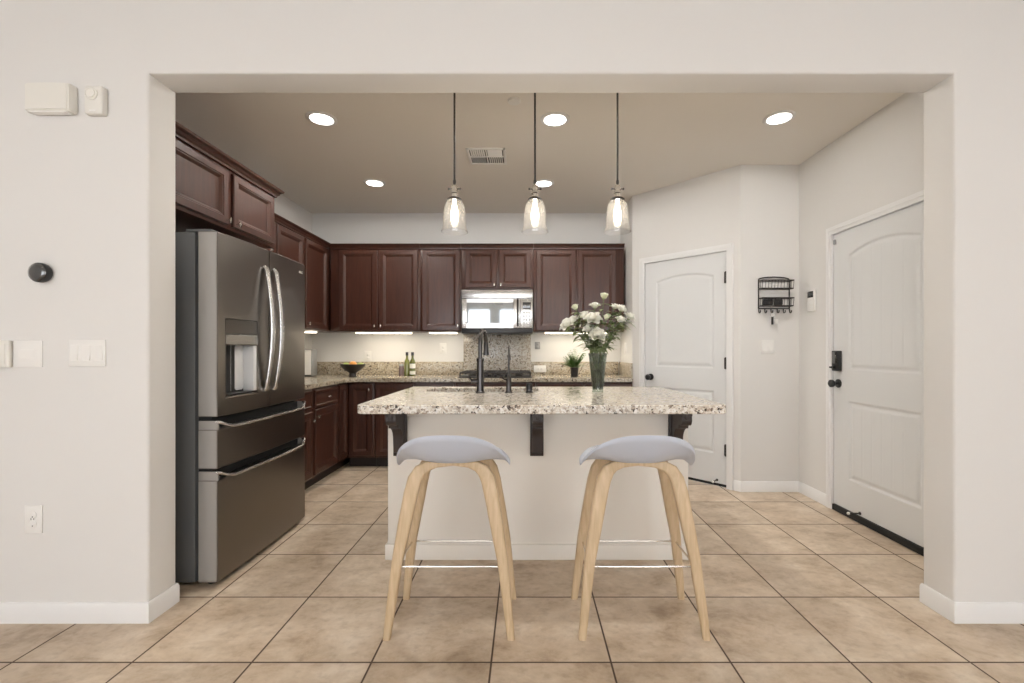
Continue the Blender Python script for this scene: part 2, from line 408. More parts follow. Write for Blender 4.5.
# ------------------------------------------------------------------ panelled doors
def door_leaf(parent, W, H, a, arch, up, lo, name='leaf', th=.04, planks=0.0):
    """front as a height field: local x across, -y to the room. up=(z0, zspring), lo=(z0, z1); a = panel half width"""
    xs = np.linspace(0, W, 186); zs = np.linspace(0, H, 400)
    X, Z = np.meshgrid(xs, zs, indexing='ij'); cx = X-W/2
    dm = np.full(X.shape, -1.0)
    zt = up[1]+arch*(1-np.clip(cx/a, -1, 1)**2)
    dm = np.maximum(dm, np.minimum(np.minimum(a-np.abs(cx), Z-up[0]), zt-Z))
    dm = np.maximum(dm, np.minimum(np.minimum(a-np.abs(cx), Z-lo[0]), lo[1]-Z))
    h = np.interp(dm, [-.001, .0, .010, .020, .036, .046], [0, 0, .0085, .0085, .0035, .0025])
    if planks:
        g = np.abs(((cx/planks) % 1)-.5)*planks; g = planks/2-g
        h = h+np.where(dm > .046, np.interp(g, [0, .004], [.0022, 0]), 0)
    V = np.stack([X, h, Z], -1).reshape(-1, 3); nu, nv = X.shape
    idx = np.arange(nu*nv).reshape(nu, nv)
    F = np.stack([idx[:-1, :-1], idx[1:, :-1], idx[1:, 1:], idx[:-1, 1:]], -1).reshape(-1, 4).tolist()
    V = V.tolist(); k = len(V)
    V += [[0, 0, 0], [W, 0, 0], [W, 0, H], [0, 0, H], [0, th, 0], [W, th, 0], [W, th, H], [0, th, H]]
    F += [[k+4, k+5, k+1, k], [k+5, k+6, k+2, k+1], [k+6, k+7, k+3, k+2], [k+7, k+4, k, k+3], [k+7, k+6, k+5, k+4]]
    me = bpy.data.meshes.new(name); me.from_pydata(V, [], F); me.materials.append(M['door'])
    me.polygons.foreach_set('use_smooth', [True]*len(me.polygons)); me.set_sharp_from_angle(angle=math.radians(50))
    o = bpy.data.objects.new(name, me); C.objects.link(o); o.parent = parent
    return o
def casing(parent, W, H, cw=.055, ct=.014, zb=0.0):
    m = MB()
    m.box(-cw, 0, -ct, .0, zb, H); m.box(W, W+cw, -ct, 0, zb, H); m.box(-cw, W+cw, -ct, 0, H, H+cw)
    m.box(-cw, -cw*.45, -ct-.005, -ct+.001, zb, H+cw*.45); m.box(W+cw*.45, W+cw, -ct-.005, -ct+.001, zb, H+cw*.45); m.box(-cw, W+cw, -ct-.005, -ct+.001, H+cw*.45, H+cw)
    return m.build('door_casing', 'trim', parent)
def knob(parent, x, z, name='door_knob', y=0):
    return MB().lathe([(.0, 0), (.032, 0), (.032, .007), (.012, .010), (.011, .03), (.022, .038), (.029, .050), (.028, .062), (.018, .070), (0, .071)], 24, (x, y, z), 'y').build(name, 'black', parent)
def door_stop(parent, x, z, y=0):
    m = MB().lathe([(.011, 0), (.011, .004), (.005, .005), (.005, .062), (.009, .063), (.009, .078), (0, .079)], 14, (x, y, z), 'y')
    o = m.build('door_stop', 'iron', parent)
    MB().sphere((x, y-.082, z), .0105).build('rubber_tip', 'plate', o)
    return o
# pantry door: local x from the left (far) jamb to the right (hinged, near) jamb
far = PA+u*PD1
d1 = thing('door_1', 'white arched two panel pantry door in the angled wall', 'door', (far.x, far.y, 0), math.atan2(-u.y, -u.x), kind='structure')
W = PD1-PD0
o = door_leaf(d1, W, 2.03, .285, .045, (1.04-.03, 1.865-.03), (.29-.03, .84-.03)); o.location = (0, .006, .028)
casing(d1, W, 2.06)
knob(d1, .062, .935, y=.006)
for z in (1.83, 1.085, .33): MB().box(W-.024, W-.001, -.004, .010, z-.048, z+.048, .002).lathe([(.0075, -.052), (.0075, .052)], 12, (W-.008, -.008, z)).build('hinge', 'iron', d1)
door_stop(d1, W-.09, .055, y=.006)
MB().box(.004, W-.004, .010, .04, .004, .026).build('door_sweep', 'rubber', d1)
# entry door on the right wall: faces -X; local x runs from near (door end) to far?  rotate so that -y -> -X
d2 = thing('door_2', 'white plank panelled entry door with black keypad lock in the right wall', 'door', (KR, ED1, 0), -PI/2, kind='structure')
W = ED1-ED0
o = door_leaf(d2, W, 2.018, .30, .055, (1.057-.048, 1.885-.048), (.267-.048, .83-.048), planks=.085); o.location = (0, .004, .048)
casing(d2, W, 2.07)
knob(d2, .055, .952, y=.004)
kp = MB().box(.026, .094, -.032, .002, 1.045, 1.195, .006).build('keypad_lock', 'black', d2)
MB().box(.034, .086, -.035, -.031, 1.10, 1.185, .002).build('keypad_screen', 'darkglass', kp)
MB().box(.02, .05, -.046, -.032, 1.065, 1.078, .003).lathe([(.011, 0), (.011, .016)], 16, (.055, -.03, 1.0715), 'y').build('thumb_turn', 'black', kp)
MB().box(.004, W-.004, -.012, .036, .002, .046, .003).build('door_sweep', 'rubber', d2)
door_stop(d2, .27, .066, y=.004)
MB().box(.012, .030, -.012, .002, 1.99, 2.025, .003).build('contact_sensor', 'metalw', d2)

# ------------------------------------------------------------------ cabinets (local: x across, front at y=0 facing -y, body behind)
def pull(parent, x, z, y, horiz=False, name='knob'):
    m = MB().lathe([(.0045, 0), (.0045, .018), (.009, .021), (.0095, .027), (.006, .030), (0, .0305)], 14, (x, y, z), 'y')
    if horiz: m.box(x-.03, x+.03, y-.03, y-.02, z-.005, z+.005, .003)
    else: m.box(x-.006, x+.006, y-.031, y-.022, z-.017, z+.017, .003)
    return m.build(name, 'nickel', parent)
DOORP = [(0, 0), (0, -.014), (.004, -.019), (.044, -.019), (.049, -.0145), (.053, -.0145), (.070, -.0015), (.072, -.0015)]
DRAWP = [(0, 0), (0, -.014), (.006, -.019), (.022, -.019), (.027, -.015), (.03, -.015)]
def cabinet(label, loc, rz, W, D, H, fronts, toe=0.0, crown=None, cat='cabinet', group=None, name='kitchen_cabinet', crown_ends=(0, 0)):
    t = thing(name, label, cat, loc, rz, group)
    m = MB()
    m.box(0, W, 0, D, toe, H, .0015)
    m.build('body', 'cab', t)
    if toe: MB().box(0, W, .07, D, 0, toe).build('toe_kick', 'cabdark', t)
    for kind, x0, x1, z0, z1, kn in fronts:
        d = MB().ring_panel(x0, x1, z0, z1, DOORP if kind == 'door' else DRAWP).build(kind, 'cab', t, ang=20)
        if kn: pull(d, kn[0], kn[1], -.019, horiz=(kind == 'drawer'), name='knob' if kind == 'door' else 'handle')
    if crown:
        a, b = crown_ends; h = crown
        m = MB(); prof = [(0, -.012), (-.012, -.012), (-.014, 0), (-.024, .008), (-.03, .022), (-.046, .03), (-.05, h), (0, h)]
        rows = [[m.bm.verts.new((x0 + sgn*(-y if e else 0), y, H+z)) for y, z in prof] for x0, e, sgn in ((0, a, -1), (W, b, 1))]
        if b:      # returned end on the right-hand side
            rows.append([m.bm.verts.new((W-y, D, H+z)) for y, z in prof])
        fs = []
        for p, q in zip(rows, rows[1:]):
            for k in range(8): fs.append(m.bm.faces.new((p[k], p[(k+1) % 8], q[(k+1) % 8], q[k])))
        fs.append(m.bm.faces.new(rows[0])); fs.append(m.bm.faces.new(rows[-1][::-1]))
        bmesh.ops.recalc_face_normals(m.bm, faces=fs)
        m.build('crown_moulding', 'cab', t, ang=25)
    return t
UZ0, UH = 1.40, .90      # uppers
UY = 4.89; UD = KB-UY-.004
UX = -2.135; ULD = UX-KL-.004
GU = 'upper cabinets along the back wall'
def two(x0, x1, x2, x3, z0, z1, kz): return [('door', x0, x1, z0, z1, (x1-.022, kz)), ('door', x2, x3, z0, z1, (x2+.022, kz))]
x0 = -2.035
# back wall
cabinet('dark cherry double door upper cabinet over the fruit bowl in the corner', (UX, UY, UZ0), 0, 1.142+UX*-1-2*1.142+.0, UD, UH,
        two(-2.013-UX, -1.601-UX, -1.580-UX, -1.165-UX, .015, UH-.02, .06), crown=.04, group=GU) if False else None
def upper(label, xa, xb, fronts, z0=UZ0, h=UH, **k):
    fr = [(kd, a-xa, b-xa, c, d, (kn[0]-xa, kn[1]) if kn else None) for kd, a, b, c, d, kn in fronts]
    return cabinet(label, (xa, UY, z0), 0, xb-xa, UD, h, fr, crown=.038, group=GU, name='upper_cabinet', **k)
upper('dark cherry double door upper cabinet over the dark bowl', -2.11, -1.142, two(-2.013, -1.603, -1.581, -1.166, .014, UH-.022, .06))
upper('narrow dark cherry single door upper cabinet just left of the microwave', -1.14, -.70, [('door', -1.116, -.712, .014, UH-.022, (-.732, .06))])
upper('short dark cherry two door cabinet right above the microwave', -.698, .082, two(-.655, -.318, -.293, .052, .022, .43, .05), z0=1.85, h=.45)
upper('dark cherry double door upper cabinet behind the white flowers', .084, 1.057, two(.113, .536, .557, .968, .014, UH-.022, .06))
# left wall (rz 90: local x -> +Y)
GL = 'upper cabinets along the left wall'
def upl(label, ya, yb, fronts, z0=UZ0, h=UH, xf=UX, dep=None, crown=.038, **k):
    fr = [(kd, a-ya, b-ya, c, d, (kn[0]-ya, kn[1]) if kn else None) for kd, a, b, c, d, kn in fronts]
    return cabinet(label, (xf, ya, z0), PI/2, yb-ya, dep or ULD, h, fr, crown=crown, group=GL, name='upper_cabinet', **k)
upl('dark cherry upper cabinet just past the refrigerator top', 3.375, 4.345, two(3.40, 3.845, 3.865, 4.325, .014, UH-.022, .06))
upl('narrow dark cherry upper cabinet filling the corner by the back wall', 4.347, 5.19, [('door', 4.365, 4.845, .014, UH-.022, (4.385, .06))])
upl('deep reddish brown two door cabinet mounted above the refrigerator', 2.28, 3.36, two(2.31, 2.815, 2.865, 3.325, .022, .36, .045), z0=1.955, h=.39, xf=-1.865, dep=-1.865-KL-.004, crown=.042, crown_ends=(0, 1))
# base cabinets
BH = .872; TOE = .105
BX = -1.825; BY = 4.61
GB = 'base cabinets under the granite counter'
def basel(label, ya, yb, fronts):
    fr = [(kd, a-ya, b-ya, c, d, (kn[0]-ya, kn[1]) if kn else None) for kd, a, b, c, d, kn in fronts]
    return cabinet(label, (BX, ya, 0), PI/2, yb-ya, BX-KL-.004, BH, fr, toe=TOE, group=GB, name='base_cabinet')
def baseb(label, xa, xb, fronts, hh=BH):
    fr = [(kd, a-xa, b-xa, c, d, (kn[0]-xa, kn[1]) if kn else None) for kd, a, b, c, d, kn in fronts]
    return cabinet(label, (xa, BY, 0), 0, xb-xa, KB-BY-.004, hh, fr, toe=TOE, group=GB, name='base_cabinet')
basel('dark base cabinet mostly hidden behind the refrigerator', 3.30, 3.865, [('drawer', 3.32, 3.845, .70, .855, (3.58, .78)), ('door', 3.32, 3.845, .125, .675, (3.82, .60))])
basel('dark base cabinet with drawer over door right beside the refrigerator', 3.867, 4.385, [('drawer', 3.89, 4.362, .70, .855, (4.12, .78)), ('door', 3.89, 4.362, .125, .685, (3.912, .62))])
basel('narrow dark corner base cabinet without knob on the left run', 4.387, 5.19, [('door', 4.40, 4.60, .125, .855, None)])
baseb('dark corner base cabinet below the fruit bowl', -1.825+.002, -1.545, [('door', -1.795, -1.56, .125, .855, (-1.585, .80))])
baseb('dark base cabinet below the two green bottles', -1.543, -.72, [('door', -1.525, -1.14, .125, .855, (-1.16, .80)), ('door', -1.12, -.735, .125, .855, (-1.10, .80))])
baseb('dark base cabinet holding the gas cooktop', -.718, .095, [('drawer', -.70, .08, .70, .855, (-.31, .78)), ('door', -.70, -.325, .125, .675, (-.35, .62)), ('door', -.30, .08, .125, .675, (-.28, .62))])
baseb('dark base cabinet at the right end behind the flower vase', .097, 1.08, [('door', .115, .58, .125, .855, (.56, .80)), ('door', .60, 1.06, .125, .855, (.62, .80))])

# ------------------------------------------------------------------ perimeter worktop with upstand and range splash
CZ0, CZ1 = .875, .915
m = MB()
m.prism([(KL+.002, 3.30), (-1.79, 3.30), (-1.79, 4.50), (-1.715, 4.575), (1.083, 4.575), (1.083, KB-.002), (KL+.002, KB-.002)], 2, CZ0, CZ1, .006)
wt = m.build('granite_worktop', 'granite_shaded'); tag(wt, 'L shaped speckled granite worktop running along the left and back walls', 'worktop')
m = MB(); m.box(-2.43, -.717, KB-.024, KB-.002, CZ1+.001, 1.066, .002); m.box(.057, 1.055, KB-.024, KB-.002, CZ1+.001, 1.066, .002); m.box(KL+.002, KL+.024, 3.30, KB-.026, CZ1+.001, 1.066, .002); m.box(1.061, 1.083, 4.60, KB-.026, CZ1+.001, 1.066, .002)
m.build('upstand', 'granite_shaded', wt)
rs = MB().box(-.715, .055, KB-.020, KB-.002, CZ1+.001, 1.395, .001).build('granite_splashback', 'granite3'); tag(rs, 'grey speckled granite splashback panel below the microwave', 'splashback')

# ------------------------------------------------------------------ refrigerator (local x = along Y, front y=0)
fr = thing('refrigerator', 'stainless french door refrigerator with water dispenser in the left alcove', 'refrigerator', (-1.558, 2.29, 0), PI/2)
W = .900; BOW = .014
MB().box(.004, W-.004, .118, .84, .02, 1.799, .006).build('body', 'fside', fr)
MB().box(.03, W-.03, .05, .12, .03, 1.72).build('gasket', 'rubber', fr)
DT = .098
dz0, dz1 = .862, 1.80
# left door with the hole for the dispenser
hx0, hx1, hz0, hz1 = .052, .315, .957, 1.365
m = MB(); zc = 0.0
ld = MB()
ld.bowbox(0, hx0, dz0, dz1, DT, W, BOW, 3); ld.bowbox(hx1, .430, dz0, dz1, DT, W, BOW, 4)
ld.bowbox(hx0, hx1, dz0, hz0, DT, W, BOW, 4, zc=0.0004); ld.bowbox(hx0, hx1, hz1, dz1, DT, W, BOW, 4, zc=.0004)
ld = ld.build('door', 'steel', fr, ang=30)
dp = MB()
dp.box(hx0, hx1, .085, .095, hz0, hz1); dp.box(hx0-.001, hx0+.006, -.004, .09, hz0, 1.30); dp.build('dispenser_back', 'steeld', ld)
MB().box(hx1-.03, hx1+.001, -.010, .088, hz0+.012, 1.235, .004).box(hx0+.15, hx1-.02, .045, .088, hz0+.012, 1.235, .02).box(hx0+.115, hx0+.135, .05, .088, hz0+.012, 1.235, .006).build('lit_dispenser_wall', 'dwhite', ld)  # pale boxes paint the bright reflection in the recess's right half
MB().bowbox(hx0+.002, hx1-.002, 1.285, hz1-.002, .08, W, BOW, 6, zc=.002).build('control_panel', 'steeld', ld)
MB().bowbox(hx0+.004, hx1-.004, 1.225, 1.284, .08, W, BOW+.006, 6, zc=.006).build('dispenser_spout', 'steel3', ld)
MB().box(hx0+.01, hx1-.035, -.004, .085, hz0+.001, hz0+.013, .002).build('drip_tray', 'black', ld)
MB().bowbox(hx0-.004, hx1+.004, hz0-.008, hz0, .05, W, BOW+.003, 4, zc=.001).build('dispenser_lip', 'steel2', ld)
MB().box(-.0012, .0, .006, DT-.001, dz0+.004, dz1-.004).build('lit_door_side', 'lit_side', ld)  # thin pale sheet carrying the painted window light
rd = MB().bowbox(.437, W, dz0, dz1, DT, W, BOW, 8).build('door', 'steel', fr, ang=30)
# arched door handles
def arch_handle(parent, x, z0, z1):
    pts = [(x, .0, z0), (x, -.02, z0+.004)]
    for i in range(17):
        s = i/16; pts.append((x, -.030-.034*math.sin(PI*s), z0+.02+(z1-z0-.04)*s))
    pts += [(x, -.02, z1-.004), (x, 0, z1)]
    return MB().tube(pts, [.0125]*len(pts), 14, sx=1.5).build('handle', 'steel2', parent, ang=60)
arch_handle(ld, .385, .962, 1.690); arch_handle(rd, .482, .962, 1.690)
# badge: small round mark and two letters
lg = MB().lathe([(.0085, 0), (.0085, .0012)], 20, (.815, -.006, 1.735), 'y').build('badge', 'plate', rd)
fc = bpy.data.curves.new('badge_letters', 'FONT'); fc.body = 'LG'; fc.size = .026; fc.extrude = .0006
fo = bpy.data.objects.new('letter_curve', fc); C.objects.link(fo); bpy.context.view_layer.update()
fm = bpy.data.meshes.new_from_object(fo.evaluated_get(bpy.context.evaluated_depsgraph_get())); bpy.data.objects.remove(fo); fm.materials.clear()
fo = bpy.data.objects.new('badge_letters', fm); C.objects.link(fo); fo.parent = rd; fo.location = (.827, -.0055, 1.727); fo.rotation_euler = (PI/2, 0, 0); fm.materials.append(M['plate'])
# drawers with pulled-out lip handles
def fdrawer(z0, z1):
    d = MB().bowbox(0, W, z0, z1-.045, DT, W, BOW, 14).build('drawer', 'steel', fr, ang=30)
    MB().box(.011, W-.011, .045, DT, z1-.046, z1, .002).build('grip_recess', 'rubber', d)  # black back paints the shade inside the grip pocket
    MB().box(-.0012, .0, .006, DT-.001, z0+.004, z1-.050).build('lit_drawer_side', 'lit_side', d)
    for xa, sgn in ((0, 1), (W, -1)):
        MB().prism([(0.0, z1-.046), (.0, z1-.002), (.0975, z1-.002), (.0975, z1-.046)], 0, xa, xa+sgn*.010).build('end_cap', 'lit_side', d)
    f = lambda x: -BOW*(1-(2*x/W-1)**2)
    pts = [(.006, .012, z1-.006), (.012, -.004, z1-.010)]
    for i in range(21):
        s = i/20; x = .012+(W-.024)*s; pts.append((x+.0 if 0 < i < 20 else x+(.012 if i == 0 else -.012), f(x)-.006-.016*min(1, min(s, 1-s)*7), z1-.016-.024*min(1, min(s, 1-s)*12)))
    pts += [(W-.012, -.004, z1-.010), (W-.006, .012, z1-.006)]
    MB().tube(pts, .0085, 10).build('handle', 'steel2', d, ang=60)
fdrawer(.598, .842); fdrawer(.024, .585)
for x in (.05, W-.05): MB().lathe([(.018, 0), (.022, .004), (.022, .016), (.012, .02), (.012, .042)], 14, (x, .06, 0)).build('foot', 'rubber', fr)
for x in (.05, W-.05): MB().lathe([(.02, 0), (.02, .03)], 14, (x, .78, 0)).build('foot', 'rubber', fr)
for x in (.05, W-.07): MB().box(x-.04, x+.04, .04, .17, 1.801, 1.815, .004).build('hinge_cover', 'fside', fr)

# ------------------------------------------------------------------ microwave
mw = thing('microwave', 'stainless over range microwave with mirrored door below the short cabinet', 'microwave', (-.690, 4.845, 1.40), 0)
W = .762
MB().box(0, W, .03, .345, .0, .445, .003).build('body', 'black', mw)
MB().box(0, W, 0, .03, .352, .445, .003).box(0, W, -.004, 0, .352, .362, .001).build('top_vent_panel', 'steel2', mw)
md = MB(); wx0, wx1, wz0, wz1 = .055, .555, .085, .308
md.box(0, wx0, 0, .03, .035, .348, .002); md.box(wx1, .625, 0, .03, .035, .348, .002); md.box(wx0, wx1, 0, .03, .035, wz0); md.box(wx0, wx1, 0, .03, wz1, .348)
md = md.build('door', 'steel2', mw)
MB().box(wx0, wx1, .003, .012, wz0, wz1).build('door_window', 'mwglass', md)
MB().tube([(.602, 0, .06), (.602, -.03, .062), (.602, -.036, .10), (.602, -.036, .30), (.602, -.03, .338), (.602, 0, .34)], .010, 12).build('handle', 'bronze', md)
cp = MB().box(.628, W, 0, .03, .035, .348, .002).build('control_panel', 'steel2', mw)
MB().box(.655, .742, -.002, .001, .235, .312, .001).build('display', 'darkglass', cp)
m = MB()
for i in range(3):
    for j in range(4): m.box(.658+.029*i, .680+.029*i, -.002, .001, .075+.037*j, .100+.037*j, .001)
m.build('button', 'dwhite', cp)
MB().box(0, W, .012, .34, -.022, .033, .003).build('bottom_grille', 'black', mw)

# ------------------------------------------------------------------ gas cooktop
ck = thing('gas_cooktop', 'black gas cooktop with cast iron grates set in the back counter', 'cooktop', (-.315, 4.86, CZ1+.001), 0)
MB().box(-.375, .375, -.25, .24, 0, .012, .004).build('pan', 'black', ck)
for x, y, r in ((-.24, -.12, .04), (-.24, .12, .032), (0, 0, .05), (.24, -.12, .032), (.24, .12, .04)):
    MB().lathe([(r*1.25, .012), (r*1.25, .018), (r, .02), (r, .03), (r*.8, .034), (0, .034)], 20, (x, y, 0)).build('burner', 'iron', ck)
for i in range(3):
    m = MB(); cx = -.245+.245*i
    for a in (-.115, .115):
        m.box(cx+a-.006, cx+a+.006, -.22, .22, .042, .056, .002)
    for b in (-.22, -.11, 0, .11, .22): m.box(cx-.12, cx+.12, b-.005, b+.005, .042, .056, .002)
    m.box(cx-.005, cx+.005, -.22, .22, .042, .056, .002)
    for a in (-.115, .115):
        for b in (-.215, .215): m.box(cx+a-.007, cx+a+.007, b-.007, b+.007, .012, .046)
    m.build('grate', 'iron', ck)
for i in range(5): MB().lathe([(.018, .012), (.018, .03), (.014, .034), (0, .034)], 16, (-.12+.06*i, -.237, 0)).build('control_knob', 'black', ck)

# ------------------------------------------------------------------ island
isl = thing('kitchen_island', 'white painted island base with three dark corbels', 'island', (.07, 2.60, 0), 0)
ix0, ix1 = -.793-.07, .932-.07
m = MB()
IY1 = .86
m.box(ix0, ix1, 0, .06, 0, .867, .004); m.box(ix0, ix0+.05, .06, IY1, 0, .867); m.box(ix1-.05, ix1, .06, IY1, 0, .867)
m.build('back_panel', 'islandw', isl)
m = MB(); m.box(ix0+.06, ix1-.06, IY1-.03, IY1-.005, .10, .86); m.box(ix0+.05, ix1-.05, .06, IY1-.06, .0, .10); m.build('cabinet_carcass', 'cab', isl)
for i in range(4):
    a = ix0+.075+.395*i
    o = MB().ring_panel(-(a+.38), -a, .125, .855, DOORP).build('cabinet_door', 'cab', isl, ang=20); o.rotation_euler[2] = PI; o.location = (0, IY1-.005, 0)
m = MB(); m.box(ix0-.013, ix1+.013, -.013, 0, 0, .088, .003); m.box(ix0-.013, ix0, 0, IY1, 0, .088, .003); m.box(ix1, ix1+.013, 0, IY1, 0, .088, .003)
m.build('baseboard', 'islandw', isl)
def corbel(xc):
    m = MB(); m.box(xc-.038, xc+.038, -.022, -.0005, .596, .866, .003)
    prof = [(-.022, .866), (-.205, .866), (-.205, .852), (-.198, .848), (-.200, .825)]
    for i in range(7):       # convex lip
        a = i/6*PI*.5; prof.append((-.200+.030*(1-math.cos(a))*1.0, .825-.030*math.sin(a)))
    prof += [(-.150, .795), (-.144, .782)]
    for i in range(9):       # concave cove
        a = i/8*PI*.5; prof.append((-.144+.082*math.sin(a), .700+.075*math.cos(a)))
    prof += [(-.058, .66), (-.052, .625), (-.022, .612)]
    m.prism(prof, 0, xc-.027, xc+.027, 0)
    m.box(xc-.010, xc+.010, -.208, -.198, .83, .862, .002)
    return m.build('corbel', 'corbel', isl, ang=30)
for x in (-.718, .062, .853): corbel(x-.07)

# island worktop with the sink cut-out
def rrect(x0, x1, y0, y1, r, n=6):
    P = []
    for cx, cy, a0 in ((x1-r, y1-r, 0), (x0+r, y1-r, PI/2), (x0+r, y0+r, PI), (x1-r, y0+r, 3*PI/2)):
        for i in range(n+1):
            a = a0+i/n*PI/2; P.append((cx+r*math.cos(a), cy+r*math.sin(a)))
    return P
TX0, TX1, TY0, TY1 = -.882, 1.047, 2.342, 3.535
SX0, SX1, SY0, SY1 = -.70, .085, 3.105, 3.435
def worktop():
    bm = bmesh.new()
    out = rrect(TX0, TX1, TY0, TY1, .035); hole = rrect(SX0, SX1, SY0, SY1, .07); n = len(out)
    e = .004
    def off(P, d, cx, cy): return [(x+(-d if x > cx else d), y+(-d if y > cy else d)) for x, y in P]
    oc = ((TX0+TX1)/2, (TY0+TY1)/2); hc = ((SX0+SX1)/2, (SY0+SY1)/2)
    O = [off(out, e, *oc), out, out, off(out, e, *oc)]; Hh = [off(hole, -e, *hc), hole, hole, hole]
    Z = [CZ1, CZ1-e, .868+e, .868]
    ro = [[bm.verts.new((x, y, z)) for x, y in P] for P, z in zip(O, Z)]
    rh = [[bm.verts.new((x, y, z)) for x, y in P] for P, z in zip(Hh, [CZ1, CZ1-e, .870, .868])]
    for R in (ro, rh):
        for a, b in zip(R, R[1:]):
            for i in range(n): bm.faces.new((a[i], a[(i+1) % n], b[(i+1) % n], b[i]))
    for i in range(n):
        bm.faces.new((ro[0][i], ro[0][(i+1) % n], rh[0][(i+1) % n], rh[0][i])); bm.faces.new((ro[3][i], ro[3][(i+1) % n], rh[3][(i+1) % n], rh[3][i]))
    bmesh.ops.recalc_face_normals(bm, faces=bm.faces[:])
    m = MB(); m.bm.free(); m.bm = bm; return m.build('island_worktop', 'granite')
tag(worktop(), 'large polished granite island worktop with an undermount sink cut out', 'worktop')
# sink
sk = thing('kitchen_sink', 'undermount steel sink in the island worktop behind the tall faucet', 'sink', ((SX0+SX1)/2, (SY0+SY1)/2, .867), 0)
bm = bmesh.new(); w2, h2 = (SX1-SX0)/2, (SY1-SY0)/2
R = []
for d, z, r in ((.03, 0, .09), (-.0, 0, .07), (-.004, -.006, .07), (-.012, -.17, .06), (-.035, -.19, .05), (-.10, -.195, .03)):
    R.append([bm.verts.new((x, y, z)) for x, y in rrect(-w2-d, w2+d, -h2-d, h2+d, r)])
n = len(R[0])
for a, b in zip(R, R[1:]):
    for i in range(n): bm.faces.new((a[i], a[(i+1) % n], b[(i+1) % n], b[i]))
bm.faces.new(R[-1]); bmesh.ops.recalc_face_normals(bm, faces=bm.faces[:])
for f in bm.faces:
    if f.normal.z < -.5: bmesh.ops.reverse_faces(bm, faces=[f])
m = MB(); m.bm.free(); m.bm = bm; m.build('basin', 'sink', sk)
MB().lathe([(.045, -.194), (.045, -.191), (.02, -.1915), (0, -.193)], 20).build('drain', 'chrome', sk)
# tall faucet: spout arches away from the camera over the sink
fa = thing('kitchen_faucet', 'tall dark bronze pull down faucet on the island', 'faucet', (-.305, 3.02, CZ1), math.radians(-8))
MB().lathe([(.031, 0), (.031, .006), (.025, .012), (.024, .02), (.0225, .21), (.026, .213), (.026, .228), (.020, .232), (0, .232)], 22).build('body', 'bronze', fa)
pts = [(0, 0, .22), (0, 0, .30)]
for i in range(15):
    a = PI*i/14; pts.append((0, .085-.085*math.cos(a), .335+.085*math.sin(a)))
MB().tube(pts, .0135, 14).build('spout', 'bronze', fa)
MB().lathe([(.013, .345), (.015, .335), (.019, .285), (.0215, .26), (.0215, .248), (.0, .247)], 18, (0, .17, 0)).build('spray_head', 'bronze', fa)
MB().lathe([(.017, 0), (.017, .042), (.013, .046), (0, .046)], 16, (-.015, 0, .075), '-x').tube([(-.05, 0, .075), (-.062, -.02, .09), (-.066, -.055, .118)], [.007, .006, .005], 10).build('lever', 'bronze', fa)
# filter faucet
ff = thing('filter_faucet', 'slim dark bronze filtered water faucet right of the tall faucet', 'faucet', (-.115, 3.02, CZ1), 0)
MB().lathe([(.024, 0), (.024, .005), (.018, .010), (.017, .10), (.010, .112), (.006, .118), (0, .118)], 20).build('body', 'bronze', ff)
pts = [(0, 0, .11), (0, 0, .25)]
for i in range(9):
    a = PI*.86*i/8; pts.append((0, .05-.05*math.cos(a), .262+.05*math.sin(a)))
pts.append((0, .107, .235))
MB().tube(pts, .0052, 12).build('spout', 'bronze', ff)
MB().lathe([(.006, .262), (.010, .245), (.011, .215), (0, .214)], 14, (0, .108, 0)).build('spout_tip', 'bronze', ff)
MB().tube([(-.012, 0, .085), (-.034, -.006, .093), (-.058, -.012, .108)], [.006, .0055, .005], 10).build('lever', 'bronze', ff)
ag = thing('air_gap', 'short black air gap cap standing beside the sink', 'air gap', (.022, 3.06, CZ1), 0)
MB().lathe([(.026, 0), (.026, .005), (.021, .008), (.021, .055), (.018, .06), (0, .061)], 20).build('cap', 'black', ag)
MB().lathe([(.0225, .012), (.0225, .018)], 20, cap=False).build('ring', 'bronze', ag)

